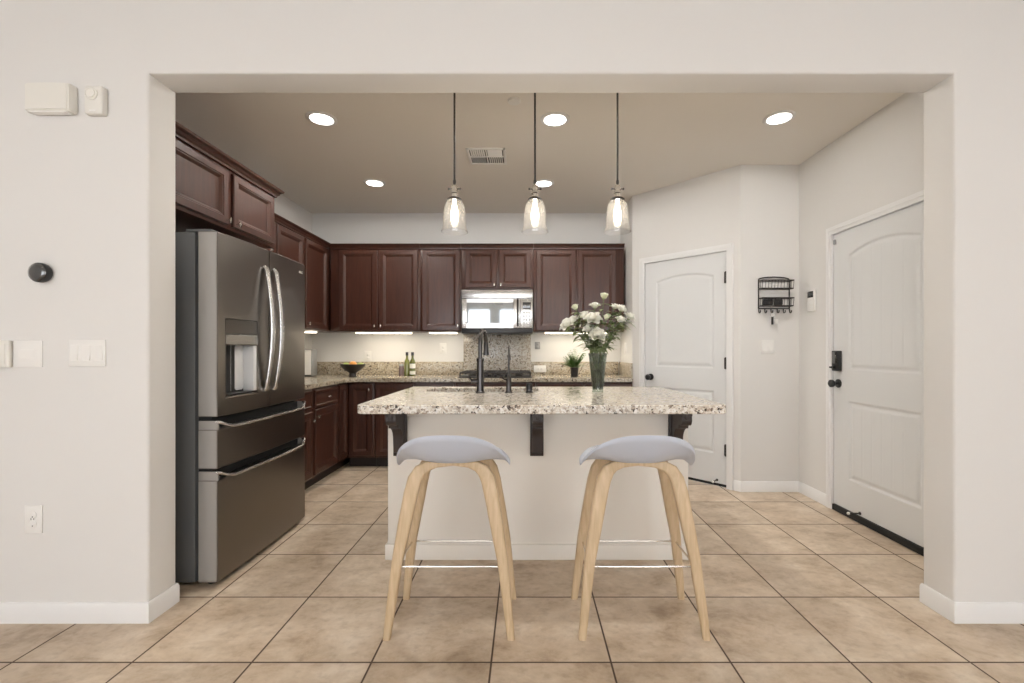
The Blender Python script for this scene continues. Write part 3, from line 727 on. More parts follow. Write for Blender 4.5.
# ------------------------------------------------------------------ bar stools
def make_stool():
    t = thing('bar_stool', '', 'stool')
    # shell: polar sheet, back (camera side, -y) raised, flanks and front turned down
    nr, na = 26, 96; cz = .728; V = []
    def surf(r, a, lift):
        s, c = math.sin(a), math.cos(a)          # a=0 is the back (-y)
        X = .238*math.copysign(abs(s)**.72, s); Y = -.205*math.copysign(abs(c)**.80, c)
        bk = max(0, c)**1.15; fr_ = max(0, -c)
        rim = .736+.117*bk-.024*(1-abs(c))**1.5+.004*fr_
        g = max(0, (r-.42)/.58)**1.7
        z = cz+.006*r*r+(rim-cz)*g
        if r > .9: z -= (1-bk)*.024*((r-.9)/.1)**1.5
        yy = Y*r-.022*bk*g
        return Vector((X*r*(1+.05*(1-abs(c))*g), yy, z+lift))
    bm = bmesh.new(); th = .018
    top = [[bm.verts.new(surf(max(i, .02)/(nr-1)*1.0, 2*PI*j/na, 0)) for j in range(na)] for i in range(nr)]
    bot = [[bm.verts.new(surf(max(i, .02)/(nr-1)*.995, 2*PI*j/na, -th*(1-.25*i/(nr-1)))) for j in range(na)] for i in range(nr)]
    fs = []
    for G, fl in ((top, 0), (bot, 1)):
        for i in range(nr-1):
            for j in range(na):
                q = (G[i][j], G[i+1][j], G[i+1][(j+1) % na], G[i][(j+1) % na]); fs.append(bm.faces.new(q))
        fs.append(bm.faces.new(G[0]))
    for j in range(na): fs.append(bm.faces.new((top[-1][j], bot[-1][j], bot[-1][(j+1) % na], top[-1][(j+1) % na])))
    bmesh.ops.recalc_face_normals(bm, faces=fs)
    m = MB(); m.bm.free(); m.bm = bm; m.build('seat', 'shell', t, ang=60)
    # moulded plywood legs: rectangular section swept from under the seat down to the foot
    for sx in (-1, 1):
        for sy in (-1, 1):
            ctrl = [(.0005, .045, .705, .024, .024), (.070, .058, .703, .030, .026), (.108, .070, .697, .044, .030), (.137, .080, .680, .056, .036), (.157, .088, .645, .061, .038),
                    (.171, .096, .59, .061, .037), (.195, .110, .46, .056, .034), (.222, .125, .31, .046, .031), (.241, .140, .15, .039, .028), (.258, .154, .0, .032, .024)]
            m = MB(); rows = []
            P = [Vector((sx*c[0], sy*c[1], c[2])) for c in ctrl]
            for i, c in enumerate(ctrl):
                tn = (P[min(i+1, len(P)-1)]-P[max(i-1, 0)]).normalized()
                if i == len(ctrl)-1: tn = Vector((0, 0, -1))
                nrm = Vector((-tn.z*-1, 0, 0))
                side = Vector((0, sy, 0)); side = (side-tn*side.dot(tn)).normalized(); oth = tn.cross(side).normalized()
                wx, wy = c[3]/2, c[4]/2
                ring = []
                for k in range(12):
                    a = 2*PI*(k+.5)/12; ca, sa = math.cos(a), math.sin(a)
                    ring.append(m.bm.verts.new(P[i]+oth*(wx*math.copysign(abs(ca)**.45, ca))+side*(wy*math.copysign(abs(sa)**.45, sa))))
                rows.append(ring)
            fs = []
            for a, b in zip(rows, rows[1:]):
                for k in range(12): fs.append(m.bm.faces.new((a[k], a[(k+1) % 12], b[(k+1) % 12], b[k])))
            fs.append(m.bm.faces.new(rows[0])); fs.append(m.bm.faces.new(rows[-1][::-1]))
            bmesh.ops.recalc_face_normals(m.bm, faces=fs)
            lg = m.build('leg', 'oak', t, ang=60)
    MB().lathe([(.045, .702), (.05, .706), (.05, .7145), (0, .7145)], 28).build('mounting_plate', 'metalw', t)
    # footrest loop
    P = [(x, y, .288) for x, y in rrect(-.222, .222, -.128, .128, .02, 4)]
    MB().tube(P, .0046, 8, closed=True).build('footrest', 'nickel', t)
    return t
st = make_stool(); st.location = (-.320, 2.035, 0); st['group'] = 'bar stools at the island'
st['label'] = 'pale grey bar stool with oak legs, between the left and centre island corbels'
s2 = copy_tree(st); s2.location = (.491, 2.035, 0)
s2['label'] = 'pale grey bar stool with oak legs, in front of the flower vase'

# ------------------------------------------------------------------ pendants
PY = 2.68; PS = .91
def make_pendant():
    t = thing('pendant_light', '', 'pendant light')
    zb = (1.898-CEIL)/PS           # local z, origin at the ceiling
    MB().lathe([(.062, 0), (.062, -.012), (.05, -.022), (.012, -.026), (0, -.026)], 28).build('canopy', 'nickel', t)
    MB().tube([(0, 0, -.02), (0, 0, zb+.325)], .0066, 8).build('cord', 'cord', t)
    MB().lathe([(0, zb+.338), (.009, zb+.336), (.010, zb+.318), (.007, zb+.312), (.007, zb+.304), (.0, zb+.303)], 16).build('strain_relief', 'cord', t)
    MB().lathe([(0, zb+.305), (.016, zb+.303), (.021, zb+.295), (.020, zb+.268), (.024, zb+.262), (.024, zb+.252), (.019, zb+.248), (.019, zb+.225), (0, zb+.225)], 24).build('socket', 'nickel', t)
    MB().lathe([(.018, zb+.228), (.034, zb+.222), (.046, zb+.212), (.046, zb+.203), (0, zb+.203)], 24).build('shade_holder', 'bronze', t)
    m = MB()
    for s in (-1, 1): m.lathe([(.004, 0), (.004, .014), (.007, .015), (.007, .022), (0, .022)], 10, (s*.020, 0, zb+.28), 'x' if s > 0 else '-x')
    m.build('thumb_screw', 'bronze', t)
    pr = [(.040, .205), (.052, .195), (.063, .172), (.069, .14), (.0725, .09), (.074, .05), (.077, .028), (.084, .010), (.0875, 0)]
    m = MB(); m.lathe([(r, zb+z) for r, z in pr]+[(r-.003, zb+z+.0005) for r, z in pr[::-1]], 40, cap=False)
    m.build('glass_shade', 'glass', t, ang=70)
    b = MB().lathe([(.012, zb+.20), (.013, zb+.175), (.020, zb+.15), (.026, zb+.115), (.025, zb+.085), (.017, zb+.062), (0, zb+.054)], 20).build('bulb', 'bulb', t)
    return t
p0 = make_pendant(); p0['group'] = 'glass pendants above the island'
PX = [(454.5-526)/FPX*PY, (535-526)/FPX*PY, (617.5-526)/FPX*PY]
LB = ['clear glass bell pendant hanging above the left bar stool and sink', 'clear glass bell pendant hanging in front of the microwave, middle of the three', 'clear glass bell pendant hanging above the vase of white flowers']
for i, x in enumerate(PX):
    o = p0 if i == 0 else copy_tree(p0)
    o.location = (x, PY, CEIL); o.scale = (PS,)*3; o['label'] = LB[i]

# ------------------------------------------------------------------ recessed lights
def make_can(lens='lamp'):
    t = thing('recessed_light', '', 'ceiling light')
    MB().lathe([(.070, -.0005), (.100, -.0005), (.100, -.004), (.094, -.009), (.078, -.010), (.072, -.006)], 36, cap=False).build('trim_ring', 'trim', t)
    MB().lathe([(0, -.004), (.074, -.004), (.074, -.0075), (0, -.0075)], 36, cap=False).build('lens', lens, t)
    return t
c0 = make_can(); c0['group'] = 'recessed ceiling lights'
CANS = [((-1.385, 3.07), 'recessed ceiling light nearest the cabinet above the refrigerator'), ((.197, 3.08), 'large recessed ceiling light just right of the middle pendant cord'),
        ((1.71, 3.06), 'recessed ceiling light in front of the pantry and entry doors'), ((-1.42, 4.25), 'small looking recessed ceiling light by the back left upper cabinets'),
        ((.165, 4.26), 'small looking recessed ceiling light above the microwave, behind the middle pendant')]
for sx in (-2.2, 0, 2.2):  # unseen lamps added to fill the room with light
    for sy in (-1.8, .6): CANS.append(((sx, sy), 'added fill light, unseen in the living room ceiling, %s %s' % ({-2.2: 'west', 0: 'centre', 2.2: 'east'}[sx], 'by the windows' if sy < 0 else 'before the opening')))
for i, ((x, y), lb) in enumerate(CANS):
    o = c0 if i == 0 else copy_tree(c0) if i < 5 else make_can('fill_lamp')
    o['group'] = 'recessed ceiling lights'; o.location = (x, y, CEIL); o['label'] = lb
# ceiling vent and sprinkler
vt = thing('ceiling_vent', 'white square ceiling air vent between the first two pendants', 'vent', (-.315, 3.665, CEIL), 0)
m = MB(); a, b = .155, .15
for q in ((-a, a, -b, -b+.022), (-a, a, b-.022, b), (-a, -a+.022, -b, b), (a-.022, a, -b, b)): m.box(q[0], q[1], q[2], q[3], -.010, -.0005, .003)
m.box(-.005, .005, -b+.02, b-.02, -.010, -.003); m.box(-a+.02, a-.02, -.005, .005, -.010, -.003)
m.build('frame', 'vent', vt)
MB().box(-a+.02, a-.02, -b+.02, b-.02, -.002, -.0006).build('cavity', 'dark', vt)
for qx in (0, 1):
    for qy in (0, 1):
        xa = -.130+qx*.138; ya = -.125+qy*.133
        for i in range(7):
            m = MB()
            if (qx+qy) % 2: m.box(-.058, .058, -.007, .007, -.0008, .0008).xf(Matrix.Translation((xa+.060, ya+.012+i*.0165, -.006))@Matrix.Rotation(.6 if qy else -.6, 4, 'X'))
            else: m.box(-.007, .007, -.057, .057, -.0008, .0008).xf(Matrix.Translation((xa+.012+i*.0165, ya+.058, -.006))@Matrix.Rotation(.6 if qx else -.6, 4, 'Y'))
            m.build('slat', 'vent', vt)
sp = thing('fire_sprinkler', 'small white concealed sprinkler cap on the ceiling near the middle pendant', 'sprinkler', (-.075, 2.85, CEIL), 0)
MB().lathe([(0, -.012), (.036, -.012), (.040, -.009), (.040, -.004), (0, -.004)], 28, cap=False).build('cover', 'plate', sp)
MB().lathe([(.043, -.004), (.043, -.0005)], 28).build('collar', 'vent', sp)

# ------------------------------------------------------------------ under cabinet lights
def bar_light(label, xa, xb, y, z=UZ0):
    t = thing('under_cabinet_light', label, 'light', ((xa+xb)/2, y, z-.0005), 0, 'under cabinet lights'); h = (xb-xa)/2
    MB().box(-h, h, -.055, .055, -.012, 0, .002).build('housing', 'plate', t)
    MB().box(-h+.01, h-.01, -.050, .050, -.019, -.0125, .002).build('diffuser', 'under', t)
bar_light('glowing strip light under the double cabinet left of the microwave', -1.86, -1.25, UY+.075)
bar_light('glowing strip light under the single cabinet beside the microwave', -1.06, -.75, UY+.075)
bar_light('glowing strip light under the cabinet behind the white flowers', .20, .90, UY+.075)
t = thing('puck_light', 'warm round puck light under the left corner upper cabinet', 'light', (-2.24, 4.70, UZ0-.0005), 0)
MB().lathe([(.075, 0), (.075, -.010), (.068, -.014)], 28, cap=False).build('rim', 'plate', t)
MB().lathe([(0, -.012), (.066, -.012), (.062, -.020), (0, -.022)], 28, cap=False).build('diffuser', 'under', t)

# ------------------------------------------------------------------ wall plates
def plate_on(loc, rz, w, h, kinds, label, name='light_switch', cat='switch', horiz=False, m0='plate'):
    """local: plate in xz, facing -y"""
    t = thing(name, label, cat, loc, rz)
    MB().box(-w/2, w/2, -.006, -.0003, -h/2, h/2, .0025).build('cover_plate', m0, t)
    n = len(kinds)
    for i, k in enumerate(kinds):
        c = (-w/2+w*(i+.5)/n)
        if k == 'rocker':
            a, b = (.033, .017) if horiz else (.0165, .033)
            MB().box(c-a-.002, c+a+.002, -.0068, -.0055, -b-.002, b+.002).build('switch_bezel', 'vent', t)
            if horiz: r = MB().prism([(c-a, -.007), (c-a, -.0115), (c, -.0085), (c+a, -.0075), (c+a, -.007)], 2, -b, b)
            else: r = MB().prism([(-.007, -b), (-.0115, -b), (-.0080, 0), (-.0075, b), (-.007, b)], 0, c-a, c+a)
            r.build('rocker', m0, t)
        elif k == 'outlet':
            for s in (-1, 1):
                cx, cz = (c+s*.02, 0) if horiz else (c, s*.02)
                f = MB().lathe([(.0165, 0), (.0165, .0022), (.015, .003), (0, .003)], 24, (cx, -.0055, cz), 'y').build('socket_face', m0, t)
                q = MB()
                if horiz:
                    q.box(cx-.004, cx+.004, -.0090, -.0084, .005, .007); q.box(cx-.005, cx+.005, -.0090, -.0084, -.007, -.005)
                else:
                    q.box(cx-.007, cx-.005, -.0090, -.0084, -.002, .007); q.box(cx+.005, cx+.007, -.0090, -.0084, -.001, .006); q.lathe([(.0024, 0), (.0024, .0008)], 10, (cx, -.0084, -.008+cz), 'y')
                if not horiz: q.xf(Matrix.Translation((0, 0, 0)))
                q.build('slot', 'dark', f)
    return t
def wx(px): return (px-526)/FPX*YF
plate_on((wx(29), YF, 1.183), 0, .126, .118, ['rocker'], 'white single dimmer plate beside the blank sensor cover', horiz=True)
plate_on((wx(88), YF, 1.187), 0, .163, .118, ['rocker', 'rocker', 'rocker'], 'white three gang rocker switch plate next to the opening')
plate_on((wx(34.5), YF, .454), 0, .078, .123, ['outlet'], 'white duplex outlet low on the left pier above the baseboard', 'wall_outlet', 'outlet')
plate_on(((767.5-526)/FPX*3.84, 3.84, 1.228), 0, .112, .115, ['rocker', 'rocker'], 'white two gang switch plate below the key rack')
plate_on(((443-526)/FPX*KB, KB, 1.218), 0, .078, .118, ['outlet'], 'white outlet on the back wall left of the granite splashback', 'wall_outlet', 'outlet')
plate_on(((537.5-526)/FPX*KB, KB, 1.252), 0, .062, .085, ['outlet'], 'small grey outlet on the back wall right of the granite splashback', 'wall_outlet', 'outlet', m0='greyp')
plate_on(((368-526)/FPX*KB, KB, 1.13), 0, .078, .118, ['outlet'], 'white outlet on the back wall behind the fruit bowl', 'wall_outlet', 'outlet')
plate_on(((540-526)/FPX*(KB-.03), KB-.0245, .985), 0, .140, .078, ['outlet'], 'white sideways outlet in the granite upstand right of the cooktop', 'wall_outlet', 'outlet', horiz=True)
plate_on((1.085, 4.93, 1.22), -PI/2, .075, .118, ['rocker'], 'white switch on the narrow return wall behind the flowers')
# blank rounded sensor cover at the left picture edge
t = thing('remote_cover', 'blank white rounded sensor cover left of the dimmer plate', 'sensor', (-2.322, YF, 1.183), 0)
MB().box(-.060, .060, -.022, -.0003, -.059, .059, .006, 3).build('housing', 'plate2', t); MB().box(-.045, .045, -.0235, -.0215, -.045, .045, .0015).build('face', 'plate2', t)
# door chime box
t = thing('door_chime', 'wide rounded white door chime box high on the left pier', 'door chime', (-2.075, YF, 2.297), 0)
m = MB(); P = []
for i in range(13):
    a = i/12; P.append((-.092+.184*a, -.042-.005*math.sin(PI*a)))
P = [(-.100, -.012), (-.099, -.034)] + P + [(.099, -.034), (.100, -.012), (.100, -.0003), (-.100, -.0003)]
m.prism(P, 2, -.060, .060, .005); m.build('cover', 'plate2', t, ang=40)
MB().box(-.08, .08, -.038, -.008, -.066, -.056, .003).build('bottom_grille', 'vent', t)
# small siren/sensor with a round grille
t = thing('motion_sensor', 'small white sensor with a round dial next to the door chime', 'sensor', (-1.8825, YF, 2.289), 0)
MB().box(-.040, .040, -.032, -.0003, -.061, .061, .008, 3).build('housing', 'plate2', t)
MB().lathe([(.027, 0), (.027, .006), (.024, .008), (.021, .005), (.019, .005), (.018, .009), (0, .010)], 28, (-.004, -.031, .024), 'y').build('dial', 'plate2', t)
MB().box(-.015, .011, -.0335, -.0315, -.050, -.045).build('label_bar', 'vent', t)
# round thermostat
t = thing('thermostat', 'round glossy black thermostat dial on the left pier', 'thermostat', (wx(45), YF, 1.538), 0)
MB().lathe([(.036, 0), (.038, .004), (.038, .010), (0, .010)], 36, (0, -.0003, 0), 'y').build('base', 'black', t)
MB().lathe([(.042, .010), (.043, .014), (.043, .028), (.040, .033), (.036, .033)], 40, (0, 0, 0), 'y', cap=False).build('ring', 'black', t)
MB().lathe([(.0405, .012), (.0405, .031), (.036, .036), (.024, .040), (0, .042)], 40, (0, 0, 0), 'y').build('lens', 'darkglass', t)
# remote holder on the right wall
t = thing('thermostat_remote', 'slim white wall remote with a dark screen beside the entry door', 'remote', (KR, 3.655, 1.597), -PI/2)
MB().box(-.045, .045, -.022, -.0003, -.085, .085, .006).build('housing', 'plate', t)
MB().box(-.036, .036, -.0235, -.0215, .025, .076, .001).build('screen', 'darkglass', t)

# ------------------------------------------------------------------ wire key rack
kr = thing('key_rack', 'black wire two tier mail and key rack on the short wall', 'rack', (2.098, 3.84, 1.52), 0)
r = .0056; hw = .130
m = MB()
P = [(-hw, -.006, .03), (-hw, -.006, .275)]
for i in range(9): a = PI*i/8; P.append((-hw*math.cos(a), -.006, .275+.022*math.sin(a)))
P += [(hw, -.006, .275), (hw, -.006, .03)]
m.tube(P, r, 8).build('frame', 'iron', kr)
for z0, z1, nm in ((.195, .262, 'basket'), (.05, .115, 'basket')):
    m = MB()
    m.tube([(-hw, -.006, z1), (-hw, -.075, z1), (hw, -.075, z1), (hw, -.006, z1)], r*.9, 8)
    m.tube([(-hw, -.006, z0), (-hw, -.065, z0), (hw, -.065, z0), (hw, -.006, z0)], r*.9, 8)
    m.tube([(-hw, -.006, z0), (hw, -.006, z0)], r*.8, 6); m.tube([(-hw, -.006, z1), (hw, -.006, z1)], r*.8, 6)
    for i in range(11):
        x = -hw+2*hw*i/10; m.tube([(x, -.006, z0), (x, -.065, z0), (x, -.075, z1)], .0020, 6)
    for s in (-1, 1): m.tube([(s*hw, -.035, z0), (s*hw, -.035, z1)], .0018, 6)
    m.build(nm, 'iron', kr)
m = MB(); m.tube([(-hw, -.006, .03), (hw, -.006, .03)], r*.9, 8).build('hook_rail', 'iron', kr)
for i in range(6):
    x = -hw+2*hw*i/5
    P = [(x, -.008, .03), (x, -.010, .008)]+[(x, -.024+.014*math.cos(PI*k/5), .006-.012*math.sin(PI*k/5)) for k in range(6)]+[(x, -.038, .014)]
    MB().tube(P, .0046, 8).build('hook', 'iron', kr)
for i, (x, w_, lb) in enumerate(((2.027, .040, 'black pouch in the lower basket of the key rack, on the left'), (2.115, .034, 'smaller black pouch in the lower basket of the key rack, on the right'))):
    t = thing('pouch', lb, 'pouch', (x, 3.800, 1.576), 0)
    MB().box(-w_, w_, -.016, .016, 0, .052, .010, 3).build('case', 'black', t)
    MB().box(-w_+.004, w_-.004, -.0175, -.0155, .030, .034).build('seam', 'iron', t)
kb = thing('key_bunch', 'bunch of keys with a black fob hanging from the key rack', 'keys', (2.075, 3.812, 1.505), 0)
MB().tube([(.018*math.cos(2*PI*i/20), -.002, -.010+.018*math.sin(2*PI*i/20)) for i in range(20)], .0014, 6, closed=True).build('ring', 'chrome', kb)
MB().box(-.012, .006, -.008, .003, -.092, -.026, .004).build('fob', 'black', kb)
for a in (.35, .55):
    MB().lathe([(.011, -.0015), (.011, .0015)], 18, (0, 0, 0), 'y').box(-.004, .004, -.001, .001, -.055, -.008).box(.004, .007, -.001, .001, -.045, -.02).xf(Matrix.Translation((.004, .001+a*.01, -.03))@Matrix.Rotation(-a, 4, 'Y')).build('key', 'chrome', kb)
MB().box(.022, .046, -.004, .001, -.085, -.045, .002).tube([(.014, -.002, -.02), (.034, -.002, -.046)], .0014, 6).build('tag', 'plate', kb)

# ------------------------------------------------------------------ vase and flowers
VX, VY = .483, 3.05
vs = thing('glass_vase', 'tall tapered cut glass vase on the island holding white flowers', 'vase', (VX, VY, CZ1+.0005), 0)
pr = [(.036, 0), (.038, .004), (.036, .012), (.034, .02), (.040, .07), (.050, .17), (.0575, .235), (.062, .262)]
MB().lathe(pr+[(r-.004, z+.001) for r, z in pr[::-1] if z > .018]+[(0, .022)], 32, cap=False).build('body', 'vglass', vs, ang=60)
m = MB()
for i in range(16):
    a = 2*PI*i/16; m.tube([((r+.0006)*math.cos(a+z*2), (r+.0006)*math.sin(a+z*2), z) for r, z in pr[3:]], .0016, 5)
m.build('cut_rib', 'vglass', vs)
MB().lathe([(0, .024), (.0305, .024), (.0355, .07), (.043, .15), (.043, .1505), (0, .1505)], 28, cap=False).build('water', thin_glass('water', (.62, .66, .60), .6), vs)
def petal(m, c, yaw, tilt, L, Wd, curl, cup=.35):
    """petal leaf sheet starting at c, leaning out by tilt from the vertical"""
    nu, nv = 6, 5; V = []
    for i in range(nu):
        s = i/(nu-1); wid = Wd*math.sin(PI*min(1, .18+.72*s)**.9)*(1 if s < .95 else .8)
        ang = tilt+curl*s*s
        for j in range(nv):
            t = (j/(nv-1)-.5)*2
            r = L*(s*math.sin(tilt)+.5*s*s*(math.sin(ang)-math.sin(tilt))); z = L*(s*math.cos(tilt)+.5*s*s*(math.cos(ang)-math.cos(tilt)))
            x = wid*t; r2 = r-cup*wid*(t*t)*math.cos(ang)*.9; z2 = z+cup*wid*t*t*math.sin(ang)
            V.append(Vector((r2, x, z2+random.uniform(-.0012, .0012))))
    R = Matrix.Rotation(yaw, 3, 'Z'); vv = [m.bm.verts.new(R@v+Vector(c)) for v in V]
    for i in range(nu-1):
        for j in range(nv-1): m.bm.faces.new((vv[i*nv+j], vv[(i+1)*nv+j], vv[(i+1)*nv+j+1], vv[i*nv+j+1]))
def leaf_blade(m, base, d, L, Wd, droop=.3):
    d = Vector(d).normalized(); side = d.cross(Vector((0, 0, 1)))
    side = side.normalized() if side.length > .05 else Vector((1, 0, 0))
    n = side.cross(d); prev = None
    for i in range(7):
        s = i/6; p = Vector(base)+d*(L*s)+Vector((0, 0, -droop*L*s*s)); wd = Wd*math.sin(PI*(.06+.94*s)**.8)
        row = [m.bm.verts.new(p-side*wd+n*wd*.25), m.bm.verts.new(p), m.bm.verts.new(p+side*wd+n*wd*.25)]
        if prev:
            for k in range(2): m.bm.faces.new((prev[k], row[k], row[k+1], prev[k+1]))
        prev = row
FL = [  # photo pixel, radius, depth offset, openness, label
    ((604, 297), .030, .00, .55, 'small white bloom standing highest in the bouquet'),
    ((575.5, 308), .027, .02, .5, 'small white bloom high on the left of the bouquet'),
    ((594.8, 306.5), .034, .04, .8, 'white bloom below and left of the highest bloom'),
    ((614.5, 307.5), .030, .03, .8, 'white bloom high on the right side, inner of the pair'),
    ((621.5, 309.5), .033, -.01, .85, 'ruffled white bloom high on the right side, outer of the pair'),
    ((629.5, 317.5), .036, .02, .85, 'white bloom farthest to the right in the bouquet'),
    ((606.2, 318.3), .024, -.03, .5, 'small closed cream bud in the middle of the bouquet'),
    ((619.8, 320.8), .034, -.05, .7, 'round white bloom at mid height on the right'),
    ((593, 318.4), .046, -.05, 1.0, 'large open white bloom with yellow centre above the lowest bloom'),
    ((597.3, 334.8), .046, -.09, 1.0, 'large open white bloom lowest and nearest in the bouquet'),
    ((567.5, 324.5), .046, .00, 1.0, 'large white bloom farthest to the left in the bouquet'),
    ((584, 316.5), .040, .02, .9, 'white bloom tucked left behind the large open bloom'),
    ((589, 329.5), .036, -.05, .9, 'cream bloom half hidden left of the lowest bloom'),
    ((573.5, 320), .034, .03, .85, 'white bloom between the left bloom and the bouquet centre'),
]
for (px, py), R, dy, op, lb in FL:
    yy = VY+dy; hx = (px-526)/FPX*yy; hz = 1.2+(350-py)/FPX*yy
    t = thing('white_peony', lb, 'flower', (hx, yy, hz), 0, 'white flowers in the vase')
    # facing: outwards and towards the viewer
    fx = (hx-VX)*2.2; fy = dy*2.5-.35*op; ax = Vector((fx, fy, .75)).normalized(); q = Vector((0, 0, 1)).rotation_difference(ax).to_matrix().to_4x4()
    m = MB(); rr = R*1.34
    for ring, (k, tl, ls, ws, cu) in enumerate(((6, 1.25*op, 1.0, .55, .35), (6, .95*op, .95, .52, .1), (6, .62*op, .85, .46, -.3), (5, .30*op, .68, .38, -.6))):
        for i in range(k):
            petal(m, (0, 0, -.25*rr+ring*.03*rr), 2*PI*(i+.5*(ring % 2))/k+random.uniform(-.15, .15), tl+random.uniform(-.12, .12), rr*1.08*ls*random.uniform(.9, 1.08), rr*ws*random.uniform(.9, 1.1), cu+random.uniform(-.15, .2))
    m.xf(q); b = m.build('bloom', 'petalc' if op < .6 else 'petal', t, ang=80)
    if op > .95:
        m = MB()
        for i in range(16):
            a = random.uniform(0, 2*PI); rad = random.uniform(0, .22*rr); m.sphere((rad*math.cos(a), rad*math.sin(a), random.uniform(.12, .30)*rr), .0028, u=8, v=6)
        m.xf(q); m.build('stamens', 'pollen', b)
    m = MB(); bx = Vector((0, 0, -.25*rr)); bx = q.to_3x3()@bx
    m.sphere(bx, rr*.2, u=12, v=8); m.build('sepal', 'leaf', t)
    # stem runs down through the vase neck
    nx = max(-.04, min(.04, (hx-VX)*.35)); ny = max(-.035, min(.035, dy*.5))
    foot = Vector((VX-nx*.45, VY-ny*.45, CZ1+.035)); neck = Vector((VX+nx, VY+ny, CZ1+.262)); top = Vector((hx, yy, hz))+bx
    o = Vector((hx, yy, hz)); P = []
    for i in range(5): P.append(foot.lerp(neck, i/4)-o)
    for i in range(1, 9):
        s = i/8; P.append(neck.lerp(top, s)+Vector((0, 0, .025*math.sin(PI*s)))-o)
    MB().tube(P, .0026, 7).build('stem', 'stem', t)
    m = MB(); up = [p for p in P[5:-1]]
    for p in up:
        for k in range(4):
            if random.random() < .45 and op < .6: continue
            a = random.uniform(0, 2*PI); dv = Vector((math.cos(a)+1.0*(hx-VX)/.2*.4, math.sin(a), random.uniform(-.1, .7)))
            leaf_blade(m, p, dv, random.uniform(.05, .10), random.uniform(.010, .019), random.uniform(.1, .6))
    for p in P[1:5]:
        a = random.uniform(0, 2*PI); leaf_blade(m, p, (math.cos(a)*.3, math.sin(a)*.3, 1), random.uniform(.04, .06), .010, 0); leaf_blade(m, p, (-math.cos(a)*.3, -math.sin(a)*.3, 1), random.uniform(.04, .06), .010, 0)
    m.build('leaves', 'leaf', t, ang=80)

# ------------------------------------------------------------------ small potted plant
pp = thing('potted_plant', 'small feathery green plant in a black pot on the back counter', 'plant', (.512, 4.79, CZ1+.0005), 0)
MB().lathe([(0, 0), (.033, 0), (.036, .004), (.045, .095), (.048, .1), (.043, .1), (.041, .085), (0, .085)], 24, cap=False).build('pot', 'pot', pp)
MB().lathe([(0, .086), (.0405, .086), (.03, .09), (0, .091)], 20, cap=False).build('soil', 'soil', pp)
m = MB()
for i in range(60):
    a = random.uniform(0, 2*PI); tl = random.uniform(.05, 1.15); L = random.uniform(.12, .22)*(1.1-.30*tl)
    d = Vector((math.cos(a)*math.sin(tl), math.sin(a)*math.sin(tl), math.cos(tl))); b0 = Vector((math.cos(a)*.012, math.sin(a)*.012, .088))
    for k in range(7):
        s = (k+1)/7; p = b0+d*L*s+Vector((0, 0, -.12*L*s*s))
        for sg in (-1, 1):
            sd = d.cross(Vector((.1, .2, 1))).normalized()*sg
            leaf_blade(m, p, sd*.8+d*.7, .045*(1.15-s*.75), .0065, .2)
m.build('fronds', 'leaf2', pp, ang=80)

# ------------------------------------------------------------------ bowl with fruit
BXc, BYc = -1.835, 4.80
bw = thing('fruit_bowl', 'dark footed wooden fruit bowl in the corner of the back counter', 'bowl', (BXc, BYc, CZ1+.0005), 0)
MB().lathe([(0, 0), (.042, 0), (.043, .006), (.037, .018), (.036, .04), (.045, .05), (.085, .075), (.118, .108), (.131, .135), (.127, .136), (.113, .112), (.08, .082), (.04, .062), (0, .058)], 40, cap=False).build('bowl', 'bowl', bw)
def fruit(name, lb, cat, x, y, z, r, m0, sc=(1, 1, 1)):
    t = thing(name, lb, cat, (BXc+x, BYc+y, CZ1+z), 0)
    o = MB().sphere((0, 0, 0), r, sc, 24, 16)
    for v in o.bm.verts:
        d = math.hypot(v.co.x, v.co.y)
        if v.co.z > 0: v.co.z -= .16*r*math.exp(-(d/(.22*r))**2)
    o.build('flesh', m0, t); MB().lathe([(.003, .82*r*sc[2]), (.0025, .98*r*sc[2]), (0, .985*r*sc[2])], 8).build('stem', 'stem', t)
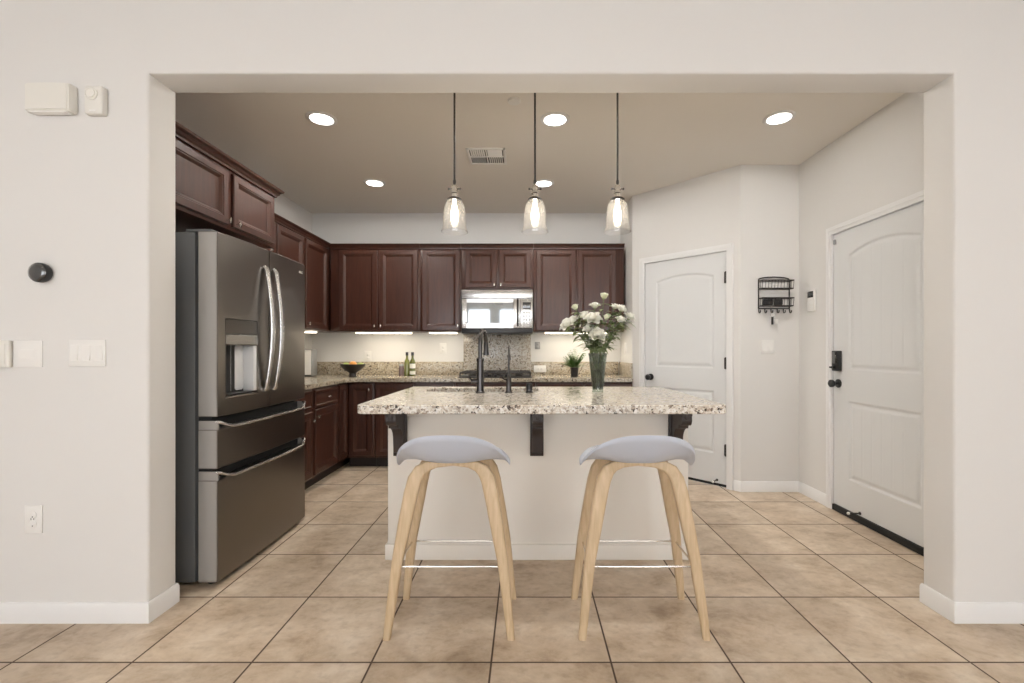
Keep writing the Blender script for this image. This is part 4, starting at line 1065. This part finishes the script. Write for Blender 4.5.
fruit('orange', 'single orange on top in the dark fruit bowl', 'fruit', .005, -.01, .128, .040, 'orange')
fruit('lime', 'green fruit on the left side of the dark bowl', 'fruit', -.068, 0, .122, .033, 'lime', (1.15, 1, .95))
fruit('lime', 'green fruit on the right side of the dark bowl', 'fruit', .078, .01, .124, .031, 'lime', (1.2, 1, .9))

# ------------------------------------------------------------------ bottles
def bottle(lb, x, y, m0, label_):
    t = thing('oil_bottle', lb, 'bottle', (x, y, CZ1+.0005), 0, 'bottles on the back counter')
    MB().lathe([(0, 0), (.027, 0), (.030, .004), (.030, .145), (.027, .165), (.014, .188), (.0125, .20), (.0125, .232), (.014, .234), (.014, .24), (0, .24)], 24, cap=False).build('glass', m0, t)
    MB().lathe([(0, .225), (.0155, .225), (.0155, .258), (.013, .261), (0, .261)], 18, cap=False).build('cap', 'black', t)
    if label_: MB().lathe([(.0306, .085), (.0306, .135)], 24, cap=False).lathe([(.0306, .018), (.0306, .055)], 24, cap=False).build('paper_label', 'paper', t)
bottle('plain olive green bottle, left of the two on the back counter', -1.310, 4.99, 'olivel', False)
bottle('dark olive bottle with white paper labels, right of the two', -1.243, 4.965, 'olive', True)
t = thing('spice_jar', 'short plum grey jar beside the green bottles', 'jar', (-1.365, 4.96, CZ1+.0005), 0)
MB().lathe([(0, 0), (.026, 0), (.028, .004), (.028, .09), (.022, .104), (.022, .112), (0, .112)], 22, cap=False).build('glass', 'jar', t)
MB().lathe([(0, .108), (.024, .108), (.024, .128), (.022, .131), (0, .131)], 22, cap=False).build('lid', 'metalw', t)
# unidentified white item past the refrigerator, built as a generic appliance
t = thing('countertop_appliance', 'white and grey countertop appliance peeping out past the refrigerator edge', 'appliance', (-2.362, 4.86, CZ1+.0005), 0)
MB().box(-.085, .085, -.06, .06, .02, .285, .012, 3).build('body', 'plate', t)
MB().box(.086, .093, -.062, .062, .012, .288, .002).box(-.088, .093, -.062, .062, .2855, .292, .002).build('metal_edge', 'metalw', t)
MB().box(-.08, .08, -.055, .055, 0, .02, .003).build('base', 'black', t)
